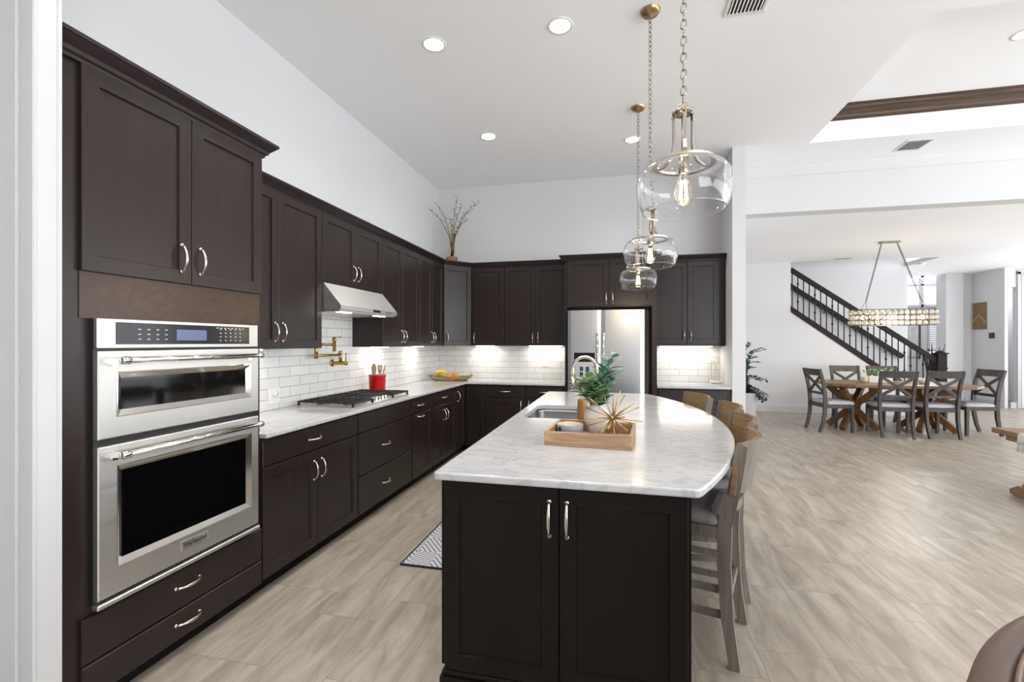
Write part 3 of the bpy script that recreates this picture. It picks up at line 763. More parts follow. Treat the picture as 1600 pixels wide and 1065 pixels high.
# ------------------------------------------------------------------ cooktop (x -2.46..-1.97, y 3.145..4.115)
r = thing('gas_cooktop', 'stainless steel gas cooktop with black cast-iron grates', 'cooktop', (-2.21, 3.63, .915), world=True)
B().box(-2.465, -1.958, 3.145, 4.120, .9152, .923, .003).obj('base_plate', M['steel'], r)
for (ya, yb) in ((3.16, 3.465), (3.475, 3.79), (3.80, 4.105)):
    b = B(); xa, xb, zt = -2.45, -1.975 if ya != 3.475 else -2.075, .962
    for x in (xa, xb): b.box(x - .008, x + .008, ya, yb, zt - .015, zt, .003)
    for y in (ya + .007, yb - .007): b.box(xa, xb, y - .007, y + .007, zt - .013, zt, .003)
    cys = (xa + xb) / 2
    for y in (ya + (yb - ya) * .25, (ya + yb) / 2, ya + (yb - ya) * .75): b.box(xa, xb, y - .0055, y + .0055, zt - .016, zt + .003, .002)
    for x in (xa + .12, xb - .12): b.box(x - .0055, x + .0055, ya, yb, zt - .016, zt + .001, .002)
    for x in (xa, xb):
        for y in (ya + .007, yb - .007): b.box(x - .008, x + .008, y - .008, y + .008, .923, zt, .002)
    b.obj('grate', M['iron'], r)
for (x, y, s_) in ((-2.33, 3.31, .042), (-2.10, 3.31, .036), (-2.26, 3.632, .055), (-2.33, 3.95, .042), (-2.10, 3.95, .036)):
    b = B().lathe([(s_ * 1.25, .923), (s_ * 1.25, .930), (s_, .934), (s_, .939), (s_ * .9, .942), (.0001, .942)], (x, y, 0), 20)
    b.obj('burner', M['burner'], r)
for k in range(5):
    B().lathe([(.021, .923), (.021, .930), (.017, .933), (.0155, .952), (.012, .955), (.0001, .955)], (-2.012, 3.53 + k * .055, 0), 18).obj('knob', M['chrome'], r)

# ------------------------------------------------------------------ pot filler
r = thing('pot_filler', 'antique brass folding pot filler tap mounted on the tiled wall', 'tap', (XW + .011, 3.715, 1.235), world=True)
px, py, pz = XW + .011, 3.715, 1.235
B().lathe([(.0001, 0), (.032, 0), (.032, .008), (.024, .014), (.0001, .014)], (px, py, pz), 24, 'x').lathe([(.0165, .012), (.0165, .13), (.019, .134), (.019, .150), (.0001, .152)], (px, py, pz), 20, 'x').obj('wall_mount', M['brass'], r)
b = B().cyl((px + .142, py, pz + .012), (px + .142, py, pz + .085), .0045).sphere((px + .142, py, pz + .088), .006, 10, 6); b.obj('lever', M['brass'], r)
ax = px + .085
b = B().cyl((ax, py, pz + .01), (ax, py, 1.335), .0145).lathe([(.017, 1.325), (.018, 1.335), (.012, 1.345), (.0001, 1.347)], (ax, py, 0), 16)
b.cyl((ax, py, 1.310), (ax, 3.37, 1.310), .0105); b.obj('lower_arm', M['brass'], r)
b = B().cyl((ax, 3.37, 1.285), (ax, 3.37, 1.425), .0150).cyl((ax, 3.37, 1.405), (ax + .10, 3.475, 1.405), .0095); b.obj('upper_arm', M['brass'], r)
b = B().lathe([(.0001, 1.345), (.013, 1.345), (.015, 1.352), (.014, 1.43), (.018, 1.437), (.018, 1.45), (.008, 1.456), (.008, 1.468), (.0001, 1.468)], (ax + .10, 3.475, 0), 18)
b.cyl((ax + .09, 3.46, 1.463), (ax + .13, 3.53, 1.468), .0045); b.obj('spout', M['brass'], r)

# ------------------------------------------------------------------ crock with utensils
cx, cy = -2.355, 4.215
r = thing('utensil_crock', 'glossy red ceramic utensil crock behind the cooktop', 'crock', (cx, cy, .915), world=True)
B().lathe([(.0001, .9155), (.074, .9155), (.080, .922), (.083, 1.078), (.087, 1.086), (.087, 1.096), (.079, 1.098), (.077, 1.085), (.072, .93), (.0001, .926)], (cx, cy, 0), 32).obj('pot', M['red'], r)
def utensil(name, label, bx, by, tx, ty, tz, head, mat):
    o0 = (cx + bx, cy + by, .93); b = B(); t = Vector((cx + tx, cy + ty, tz)); p0 = Vector(o0)
    b.tube([p0, p0.lerp(t, .5), t], [.006, .006, .005], 8)
    d = (t - p0).normalized(); side = Vector((.35, .93, 0)); side = (side - d * side.dot(d)).normalized()
    if head == 'spoon':
        pts = [t - d * .01, t + d * .02, t + d * .05, t + d * .08, t + d * .095]
        b.bar(pts, [.014, .038, .050, .040, .012], .008, side)
    elif head == 'fork':
        b.bar([t - d * .01, t + d * .025], [.014, .050], .008, side)
        for k in (-1, 0, 1): b.bar([t + d * .025 + side * (k * .019), t + d * .08 + side * (k * .021)], .010, .007, side)
    else:
        b.bar([t - d * .01, t + d * .05, t + d * .09], [.010, .016, .008], .006, side)
    tag(b.obj(name, mat, None, o0), label, 'utensil', 'utensils in the red crock')
utensil('wooden_spoon', 'broad olive wooden spoon standing in the red crock', .0, -.02, -.01, -.035, 1.115, 'spoon', M['spoon_green'])
utensil('serving_fork', 'three-pronged wooden fork in the red crock', .01, .02, .01, .03, 1.115, 'fork', M['spoon'])
utensil('spatula', 'slim grey handle leaning right out of the red crock', .0, .03, .030, .062, 1.105, 'thin', M['spoon_grey'])
utensil('small_spoon', 'thin wooden handle leaning left out of the red crock', -.01, -.03, -.012, -.064, 1.095, 'thin', M['spoon'])

# ------------------------------------------------------------------ fruit tray
tx, ty, ta = -2.165, 5.80, .20
r = thing('fruit_tray', 'long carved wooden tray with upturned ends on the corner counter', 'tray', (tx, ty, .9155), ta)
b = B(); ls = []
for (hl, hw_, z) in ((.20, .075, 0), (.215, .085, .004), (.30, .115, .052), (.295, .112, .056), (.285, .105, .052), (.205, .078, .014), (.05, .03, .012)):
    n = 24; lp = []
    for i in range(n):
        a = 2 * PI * i / n; c, s_ = math.cos(a), math.sin(a)
        k = (abs(c) ** 5 + abs(s_) ** 5) ** (-1 / 5)
        lp.append((hl * c * k, hw_ * s_ * k, z + (.018 * (abs(c * k)) ** 4 if z > .03 else 0)))
    ls.append(lp)
b.loops(ls, smooth=True); b.cap(ls[0]); b.cap(ls[-1]); b.obj('dish', M['fruit_tray'], r)
b = B().tube([(.262, -.03, .062), (.272, -.025, .088), (.275, 0, .096), (.272, .025, .088), (.262, .03, .062)], .005, 8); b.obj('handle', M['darkmetal'], r)
for k, (ox, oy, oz, yaw) in enumerate(((-.15, -.054, .022, .05), (-.145, -.006, .024, .0), (-.15, .042, .026, -.05), (-.13, .0, .068, .06))):
    b = B(); pts = []; rs = []
    for i in range(9):
        t = i / 8; x = (t - .5) * .17; pts.append((x, 0, .020 + .034 * (1 - (2 * t - 1) ** 2)))
        rs.append(.021 * (1 - abs(2 * t - 1) ** 4 * .7) * (1 if 0 < i < 8 else .5))
    b.tube(pts, rs, 8)
    base = Vector((tx, ty, .9155)) + Matrix.Rotation(ta, 3, 'Z') @ Vector((ox, oy, oz))
    o = b.obj('banana', M['banana'] if k != 0 else M['banana_green'], None)
    o.location = base; o.rotation_euler = (0, 0, ta + yaw)
    tag(o, ['greenish front banana at the tray edge', 'lower middle yellow banana in the fruit tray', 'rear yellow banana in the fruit tray', 'topmost yellow banana lying on the others'][k], 'banana', 'bananas in the tray')
for k, (ox, oy, oz, lb) in enumerate(((-.012, -.035, .016, 'left front orange in the fruit tray'), (.078, -.012, .022, 'rightmost dark orange in the fruit tray'), (.03, .052, .022, 'rear orange behind the others in the tray'))):
    p = Vector((tx, ty, .9155)) + Matrix.Rotation(ta, 3, 'Z') @ Vector((ox, oy, oz))
    o = B().sphere((0, 0, .041), .040, 18, 12, (1, 1, .95)).obj('orange', M['orange'], None); o.location = p
    tag(o, lb, 'orange', 'oranges in the tray')

# ------------------------------------------------------------------ outlets and switches
def outlet(name, label, loc, rz, wide=.072, high=.115, kind='outlet'):
    r = thing(name, label, kind, loc, rz)
    B().box(-wide / 2, wide / 2, -.007, 0, -high / 2, high / 2, .002).obj('cover_plate', M['plastic_white'], r)
    for s_ in (-1, 1):
        B().box(-.016, .016, -.010, -.007, s_ * .022 - .014, s_ * .022 + .014, .002).obj('socket' if kind == 'outlet' else 'rocker', M['plastic_white'], r)
    return r
outlet('wall_outlet', 'white outlet plate on the tiles above the fruit tray', (-2.071, YB - .0105, 1.15), 0)
outlet('light_switch', 'white switch plate on the tiles just left of the refrigerator', (-.971, YB - .0105, 1.145), 0, kind='switch')
outlet('wall_outlet', 'white outlet plate on the tiles right of the refrigerator', (.751, YB - .0105, 1.14), 0)
o = outlet('wall_outlet', 'white outlet plate low on the tiles beside the oven tower', (XW + .0105, 2.985, 1.02), LW, wide=.118, high=.125)
B().lathe([(.0001, -.03), (.022, -.03), (.024, -.01), (.024, -.007)], (0, 0, .018), 16, 'y').obj('plug', M['plastic_white'], o)

# ------------------------------------------------------------------ refrigerator
r = thing('refrigerator', 'side-by-side stainless steel refrigerator with ice dispenser', 'refrigerator', (-.596, 5.62, 0))
FW = .908
B().box(0, FW, .06, .66, .03, 1.80).obj('body', M['plastic_dark'], r)
def fdoor(x0, x1, z0, z1):
    b = B(); n = 10; pf = []
    for i in range(n + 1):
        t = i / n; pf.append((x0 + (x1 - x0) * t, -.006 * math.sin(PI * t) ** .5 if 0 < i < n else .004))
    pf += [(x1, .058), (x0, .058)]
    lo = [(x, y, z0) for x, y in pf]; hi = [(x, y, z1) for x, y in pf]
    b.loops([lo, hi]); b.cap(lo); b.cap(hi); return b
dl_ = fdoor(.004, .401, .06, 1.81).obj('door', M['steel_v'], r)
dr_ = fdoor(.4035, FW - .004, .06, 1.81).obj('door', M['steel_v'], r)
for dd, x in ((dl_, .366), (dr_, .438)):
    b = B().cyl((x, -.058, .62), (x, -.058, 1.52), .0125, seg=16)
    for z in (.66, 1.48): b.cyl((x, -.058, z), (x, .0, z), .009, seg=10)
    for z in (.62, 1.52): b.lathe([(.0001, -.012), (.015, -.012), (.0155, 0), (.015, .012), (.0001, .012)], (x, -.058, z), 16)
    b.obj('handle', M['chrome'], dd)
B().box(.082, .328, -.009, -.004, 1.188, 1.298, .001).obj('dispenser_display', M['panel_black'], dl_)
b = B(); b.box(.095, .318, -.0085, -.004, .905, 1.182, .001); b.obj('dispenser_recess', M['steel'], dl_)
B().box(.150, .190, -.013, -.0086, 1.02, 1.13, .002).box(.222, .262, -.013, -.0086, 1.02, 1.13, .002).obj('dispenser_paddle', M['bottle_blue'], dl_)
B().box(.740, .855, -.008, -.004, 1.706, 1.738, .001).obj('badge', M['chrome'], dr_)

# ------------------------------------------------------------------ holder on the right counter
r = thing('napkin_holder', 'small white holder with two tall metal loops on the right counter', 'holder', (1.185, 6.12, .9155), world=True)
B().box(1.12, 1.245, 6.08, 6.16, .916, .950, .008).obj('base', M['plastic_white'], r)
for x in (1.150, 1.210):
    B().tube([(x - .018, 6.12, .95), (x - .018, 6.12, 1.17), (x - .012, 6.12, 1.185), (x + .012, 6.12, 1.185), (x + .018, 6.12, 1.17), (x + .018, 6.12, .95)], .004, 8).obj('loop', M['nickel'], r)

# ------------------------------------------------------------------ under-cabinet lamps
def undercab(label, loc, sx, sy, p):
    o = B().box(-sx / 2, sx / 2, -sy / 2, sy / 2, -.010, 0, .002).obj('under_cabinet_lamp', M['strip'], None); o.location = loc
    tag(o, label, 'lamp', 'lamps under the wall cabinets')
    area_light('under_cabinet_light', (loc[0], loc[1], loc[2] - .014), (0, 0, 0), sx, sy, p, (1.0, .93, .82))
undercab('slim lamp under the wall cabinet beside the oven tower', (-2.42, 2.55, UZ0 - .001), .05, .35, 1.0)
undercab('small lamp under the wall cabinet just past the hood', (-2.43, 4.40, UZ0 - .001), .05, .30, 1.2)
undercab('small lamp under the wall cabinet nearest the corner', (-2.43, 5.35, UZ0 - .001), .05, .22, 1.2)
undercab('small lamp under the single-door wall cabinet by the corner', (-1.80, 6.19, UZ0 - .001), .26, .05, 1.2)
undercab('slim lamp under the wall cabinet left of the refrigerator', (-.95, 6.18, UZ0 - .001), .45, .05, 1.3)
undercab('slim bright lamp under the wall cabinet of the right counter', (.84, 6.18, UZ0 - .001), .62, .05, 1.5)

# ------------------------------------------------------------------ island
r = thing('kitchen_island', 'dark espresso kitchen island with two front doors under the curved counter', 'island', (-.21, 1.74, 0), world=True)
b = B(); b.box(-.672, .256, 1.74, 1.80, 0, .884).box(-.672, -.652, 1.80, 4.66, 0, .884).box(.0, .02, 1.80, 4.66, 0, .884).box(-.672, .02, 4.66, 4.68, 0, .884).box(-.652, 0, 1.80, 4.66, .10, .12)
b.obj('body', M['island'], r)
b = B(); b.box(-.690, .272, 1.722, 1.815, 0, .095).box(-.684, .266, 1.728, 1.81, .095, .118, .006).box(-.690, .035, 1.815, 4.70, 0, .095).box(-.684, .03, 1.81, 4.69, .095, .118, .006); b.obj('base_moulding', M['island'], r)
for x0_, x1_, hx in ((-.668, -.217, -.250), (-.212, .243, -.184)):
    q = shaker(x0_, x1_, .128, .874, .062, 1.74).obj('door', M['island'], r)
    handle_mesh('v', hx, .760, 1.74 - DT, .128).obj('handle', M['nickel'], q)
def facing_x(b, X, Y):  # turn a front authored facing -y so that it faces -x
    b.v = [(X + p[1], Y - p[0], p[2]) for p in b.v]; return b
for k in range(4):
    y1_ = 4.62 - k * .72
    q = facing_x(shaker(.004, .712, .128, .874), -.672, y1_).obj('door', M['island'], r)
    facing_x(handle_mesh('v', .08 if k % 2 else .64, .70, -DT), -.672, y1_).obj('handle', M['nickel'], q)
R_ = 3.31; xc_ = .652 - R_
cv = []
for i in range(25):
    y = 1.705 + (4.715 - 1.705) * i / 24
    cv.append((xc_ + math.sqrt(R_ * R_ - (y - 3.21) ** 2), y))
outl = [(-.695, 1.686), (-.688, 1.680)]
outl = [(-.702, 1.690), (-.692, 1.680), (.262, 1.680), (.276, 1.686)] + cv + [(.27, 4.735), (.25, 4.740), (-.692, 4.740), (-.702, 4.730)]
def rrect(x0, x1, y0, y1, r_, n=6):
    p = []
    for cx_, cy_, a in ((x1 - r_, y0 + r_, -PI / 2), (x1 - r_, y1 - r_, 0), (x0 + r_, y1 - r_, PI / 2), (x0 + r_, y0 + r_, PI)): p += arc(cx_, cy_, r_, a, a + PI / 2, n)
    return p
hole = rrect(-.628, -.20, 3.04, 3.70, .07)
o = slab(outl, .885, .916, .007, hole).obj('countertop', M['quartz'], None, (-.2, 3.2, .885))
tag(o, 'veined white quartz island countertop with a curved seating side', 'countertop')
r = thing('kitchen_sink', 'double-bowl stainless steel sink set into the island counter', 'sink', (-.414, 3.37, .68), world=True)
for ya, yb in ((3.035, 3.235), (3.262, 3.705)):
    b = B(); top = rrect(-.634, -.194, ya, yb, .065); ls = [[(x, y, z) for x, y in offset_poly(top, d_)] for d_, z in ((-.008, .884), (0, .884), (.004, .86), (.012, .72), (.04, .70))]
    b.loops(ls, smooth=True); b.cap(ls[-1]); b.lathe([(.0001, .701), (.03, .7012), (.042, .7005)], (-.414, (ya + yb) / 2, 0), 20); b.obj('bowl', M['steel_sink'], r)
r = thing('kitchen_faucet', 'tall gooseneck nickel faucet beside the island sink', 'tap', (-.150, 3.46, .916), world=True)
B().lathe([(.0001, .9162), (.030, .9162), (.030, .922), (.022, .930), (.020, 1.0), (.0165, 1.008), (.0001, 1.008)], (-.150, 3.46, 0), 20).obj('base', M['nickel'], r)
pts = [(-.150, 3.46, 1.0), (-.150, 3.46, 1.10), (-.150, 3.46, 1.21)] + [(-.150 - .088 + .088 * math.cos(a), 3.46, 1.225 + .088 * math.sin(a)) for a in [PI * i / 12 for i in range(13)]] + [(-.326, 3.46, 1.19), (-.328, 3.46, 1.16)]
B().tube(pts, .0125, 14).obj('spout', M['nickel'], r)
B().cyl((-.328, 3.46, 1.165), (-.331, 3.46, 1.085), .0155, .018, 14).obj('spray_head', M['nickel'], r)
B().cyl((-.150, 3.445, .975), (-.150, 3.40, .985), .010, .009, 12).cyl((-.150, 3.40, .985), (-.128, 3.385, 1.06), .005, .0045, 10).obj('lever', M['nickel'], r)
r = thing('soap_bottle', 'slim amber bottle standing beside the sink behind the tray', 'bottle', (-.222, 2.985, .916), world=True)
B().lathe([(.0001, .9165), (.028, .9165), (.030, .92), (.030, 1.045), (.027, 1.058), (.0001, 1.06)], (-.222, 2.985, 0), 20).obj('bottle_body', M['amber'], r)

# --- tray and what stands in it
tcx, tcy, trz = -.128, 2.420, -.078
r = thing('serving_tray', 'rectangular pale wooden tray on the island counter', 'tray', (tcx, tcy, .9165), trz)
tl, tw, th = .210, .190, .068
B().box(-tl, tl, -tw, tw, 0, .010, .002).obj('tray_bottom', M['tray_wood'], r)
B().box(-tl, tl, -tw, -tw + .014, .010, th, .002).obj('side', M['tray_wood'], r)
B().box(-tl, tl, tw - .014, tw, .010, th, .002).obj('side', M['tray_wood'], r)
B().box(-tl, -tl + .014, -tw + .014, tw - .014, .010, th, .002).obj('side', M['tray_wood'], r)
B().box(tl - .014, tl, -tw + .014, tw - .014, .010, th, .002).obj('side', M['tray_wood'], r)
tz = .9275
bx_, by_ = -.248, 2.468
r = thing('ceramic_bowl', 'round lavender-grey bowl with cream interior in the wooden tray', 'bowl', (bx_, by_, tz), world=True)
B().lathe([(.0001, tz), (.056, tz), (.063, tz + .006), (.070, tz + 0.030), (.071, tz + .058), (.068, tz + .060)], (bx_, by_, 0), 32).obj('outer_wall', M['bowl_out'], r)
B().lathe([(.068, tz + .060), (.065, tz + .058), (.063, tz + .024), (.050, tz + .012), (.0001, tz + .010)], (bx_, by_, 0), 32).obj('inner_glaze', M['bowl_in'], r)
B().lathe([(.0001, -.004), (.011, -.003), (.012, 0), (.011, .003), (.0001, .004)], (bx_ - .044, by_ - .0545, tz + .042), 12, 'y').obj('handle_hole', M['plastic_dark'], r)
vx, vy = -.110, 2.530
r = thing('ceramic_vase', 'round matte white vase holding green foliage in the wooden tray', 'vase', (vx, vy, tz), world=True)
B().lathe([(.0001, tz), (.032, tz), (.038, tz + .006), (.056, tz + .040), (.068, tz + .085), (.064, tz + .118), (.046, tz + .142), (.038, tz + .150), (.040, tz + .158), (.035, tz + .158), (.033, tz + .148), (.05, tz + .11), (.0001, tz + .09)], (vx, vy, 0), 32).obj('pot', M['vase'], r)
rnd = random.Random(3)
def spray(stem_pts, leaf_n, ln, wd, bl, bs, start=.35, rr=.0028):
    """stem tube plus paired leaves into builders bl (leaves), bs (stems)"""
    P_ = [Vector(p) for p in stem_pts]
    sm = []
    for i in range(13):
        t = i / 12 * (len(P_) - 1); k = min(int(t), len(P_) - 2); sm.append(P_[k].lerp(P_[k + 1], t - k))
    for _ in range(2): sm = [sm[0]] + [(sm[i - 1] + sm[i] * 2 + sm[i + 1]) / 4 for i in range(1, len(sm) - 1)] + [sm[-1]]
    bs.tube(sm, [rr * (1 - .6 * i / 12) for i in range(13)], 6)
    for j in range(leaf_n):
        t = start + (1 - start) * j / max(1, leaf_n - 1); k = min(int(t * 12), 11); p = sm[k].lerp(sm[k + 1], t * 12 - k); d = (sm[k + 1] - sm[k]).normalized()
        a = j * 2.4 + rnd.uniform(-.4, .4); o_ = Vector((math.cos(a), math.sin(a), rnd.uniform(-.1, .5))).normalized()
        dd = (d * rnd.uniform(.35, .8) + o_).normalized()
        bl.leaf(p, dd, ln * rnd.uniform(.75, 1.15), wd * rnd.uniform(.8, 1.15), up=(rnd.uniform(-.3, .3), rnd.uniform(-.3, .3), 1))
top = Vector((vx, vy, tz + .12))
def vst(dx, dy, dz): return [top, top + Vector((dx * .25, dy * .25, dz * .45)), top + Vector((dx, dy, dz))]
bs = B()
b1 = B()
for (dx, dy, dz) in ((-.03, -.05, .16), (-.06, -.03, .17), (.0, -.06, .13), (-.09, .0, .14), (.03, -.04, .14), (-.045, .03, .19), (-.07, -.06, .11), (.02, -.02, .20), (.05, .0, .12)): spray(vst(dx, dy, dz), 18, .078, .042, b1, bs, .22)
b1.obj('bushy_foliage', M['leaf'], r)
b2 = B()
for (dx, dy, dz) in ((.085, .02, .30), (.045, .03, .24), (.10, .0, .20), (.05, -.01, .19)): spray(vst(dx, dy, dz), 20, .088, .032, b2, bs, .3)
b2.obj('slender_foliage', M['leaf2'], r)
b3 = B()
for (dx, dy, dz) in ((-.125, .0, .20), (-.115, -.03, .155)): spray(vst(dx, dy, dz), 9, .040, .022, b3, bs, .5)
b3.obj('yellow_green_foliage', M['leaf3'], r)
bs.obj('stems', M['branch'], r)
sx_, sy_, sz_ = -.026, 2.398, 1.036
r = thing('starburst_ornament', 'gold wire starburst ornament in the right half of the tray', 'ornament', (sx_, sy_, tz), world=True)
B().sphere((sx_, sy_, sz_), .013, 14, 8).obj('hub', M['gold'], r)
rn2 = random.Random(11); dirs = []
n = 26
for i in range(n):
    z = 1 - 2 * (i + .5) / n; a = i * 2.39996; q_ = math.sqrt(1 - z * z); dirs.append((q_ * math.cos(a), q_ * math.sin(a), z))
for d in dirs:
    L_ = .05
    while L_ < .150:   # grow each spike until it meets the tray floor, a tray side or the vase
        q = (sx_ + d[0] * (L_ + .006), sy_ + d[1] * (L_ + .006), sz_ + d[2] * (L_ + .006))
        if q[2] < tz + .003 or math.hypot(q[0] - vx, q[1] - vy) < .074 and q[2] < 1.10: break
        if q[2] < .990 and (abs(q[0] - tcx) > tl - .03 or abs(q[1] - tcy) > tw - .03): break
        L_ += .002
    e = (sx_ + d[0] * L_, sy_ + d[1] * L_, sz_ + d[2] * L_)
    B().cyl((sx_, sy_, sz_), e, .0026, .0028, 8).obj('spike', M['gold'], r)

# --- rug
r = thing('floor_mat', 'small grey and white striped mat beside the island', 'mat', (-1.02, 3.35, 0))
B().box(-.325, .325, -.635, .635, .001, .008).obj('rug_field', M['rug'], r)
b = B(); b.box(-.335, .335, -.645, -.633, .001, .010).box(-.335, .335, .633, .645, .001, .010); b.box(-.335, -.325, -.633, .633, .001, .010).box(.325, .335, -.633, .633, .001, .010); b.obj('rug_binding', M['rug_edge'], r)

# ------------------------------------------------------------------ bar stools (local: sitter faces +y, back at -y)
def make_stool():
    r = thing('bar_stool', 'stool', 'bar stool')
    def st(sx):  # rear leg and stile in one sweep
        b = B(); pts = [(sx * .195, -.235, 0), (sx * .192, -.205, .20), (sx * .190, -.190, .45), (sx * .190, -.195, .62), (sx * .205, -.235, .80), (sx * .222, -.265, .985)]
        return b.bar(pts, [.030, .032, .034, .034, .032, .028], [.042, .048, .056, .058, .052, .044], (1, 0, 0))
    for sx in (-1, 1): st(sx).obj('rear_leg', M['stool_wood'], r)
    for sx in (-1, 1):
        B().bar([(sx * .185, .195, 0), (sx * .185, .190, .60)], [.030, .036], [.032, .038], (1, 0, 0)).obj('front_leg', M['stool_wood'], r)
    b = B(); b.box(-.20, .20, -.19, -.165, .555, .610, .004).box(-.20, .20, .172, .198, .555, .610, .004).box(-.205, -.18, -.17, .18, .555, .610, .004).box(.18, .205, -.17, .18, .555, .610, .004)
    b.obj('seat_frame', M['stool_wood'], r)
    b = B(); ls = []
    for ins, z in ((.02, .610), (.002, .616), (0, .632), (.008, .650), (.035, .660), (.09, .664)):
        ls.append([(x, y, z) for x, y in offset_poly(rrect(-.215, .215, -.185, .215, .05, 5), ins)])
    b.loops(ls, smooth=True); b.cap(ls[0]); b.cap(ls[-1]); b.obj('seat_cushion', M['cushion_grey'], r)
    B().box(-.18, .18, .185, .205, .20, .235, .003).obj('foot_rest', M['stool_wood'], r)
    B().box(-.185, .185, -.215, -.195, .26, .29, .003).obj('stretcher', M['stool_wood'], r)
    for sx in (-1, 1):
        for z in (.22, .33): B().bar([(sx * .188, -.205, z), (sx * .185, .19, z - .01)], .018, .030, (1, 0, 0)).obj('stretcher', M['stool_wood'], r)
    # curved crest panel between the stiles
    b = B(); ls = []; n = 14
    for i in range(n + 1):
        t = i / n * 2 - 1; x = t * .228; bow = .062 * (1 - t * t)
        yt = -.255 - bow; yb_ = -.225 - bow * .85
        ls.append([(x, yb_ - .011, .765), (x, yb_ + .011, .765), (x, yt + .011, .99), (x, yt - .011, .99)])
    b.loops(ls); b.cap(ls[0]); b.cap(ls[-1]); q = b.obj('crest_panel', [M['stool_back'], M['stool_wood']], r)
    for pg in q.data.polygons: pg.material_index = 1 if pg.normal.y < -.3 else 0
    b = B(); ls = []
    for i in range(n + 1):
        t = i / n * 2 - 1; x = t * .19; bow = .045 * (1 - t * t); y = -.195 - bow
        ls.append([(x, y - .009, .665), (x, y + .009, .665), (x, y + .009, .705), (x, y - .009, .705)])
    b.loops(ls); b.cap(ls[0]); b.cap(ls[-1]); b.obj('lower_back_rail', M['stool_wood'], r)
    return r
stool = make_stool()
# back centre position and facing direction of each stool
spots = [((.583, 2.343), (.507, 2.107), (.659, 2.578), 'nearest bar stool, weathered wood with grey seat, at the front of the island'),
         ((.715, 2.935), (.705, 2.74), (.712, 3.10), 'second bar stool from the front along the curved island counter'),
         ((.768, 3.480), (.775, 3.256), (.760, 3.71), 'third bar stool from the front along the curved island counter'),
         ((.650, 4.090), (.700, 3.896), (.597, 4.29), 'farthest bar stool, at the refrigerator end of the island')]
for i, (c_, p0, p1, lb) in enumerate(spots):
    o = stool if i == 0 else copy_tree(stool)
    d = Vector((p1[0] - p0[0], p1[1] - p0[1])).normalized(); n_ = Vector((-d.y, d.x))
    o.rotation_euler = (0, 0, math.atan2(n_.y, n_.x) - PI / 2)
    o.location = (c_[0] + n_.x * .262, c_[1] + n_.y * .262, 0)
    tag(o, lb, 'bar stool', 'bar stools at the island')

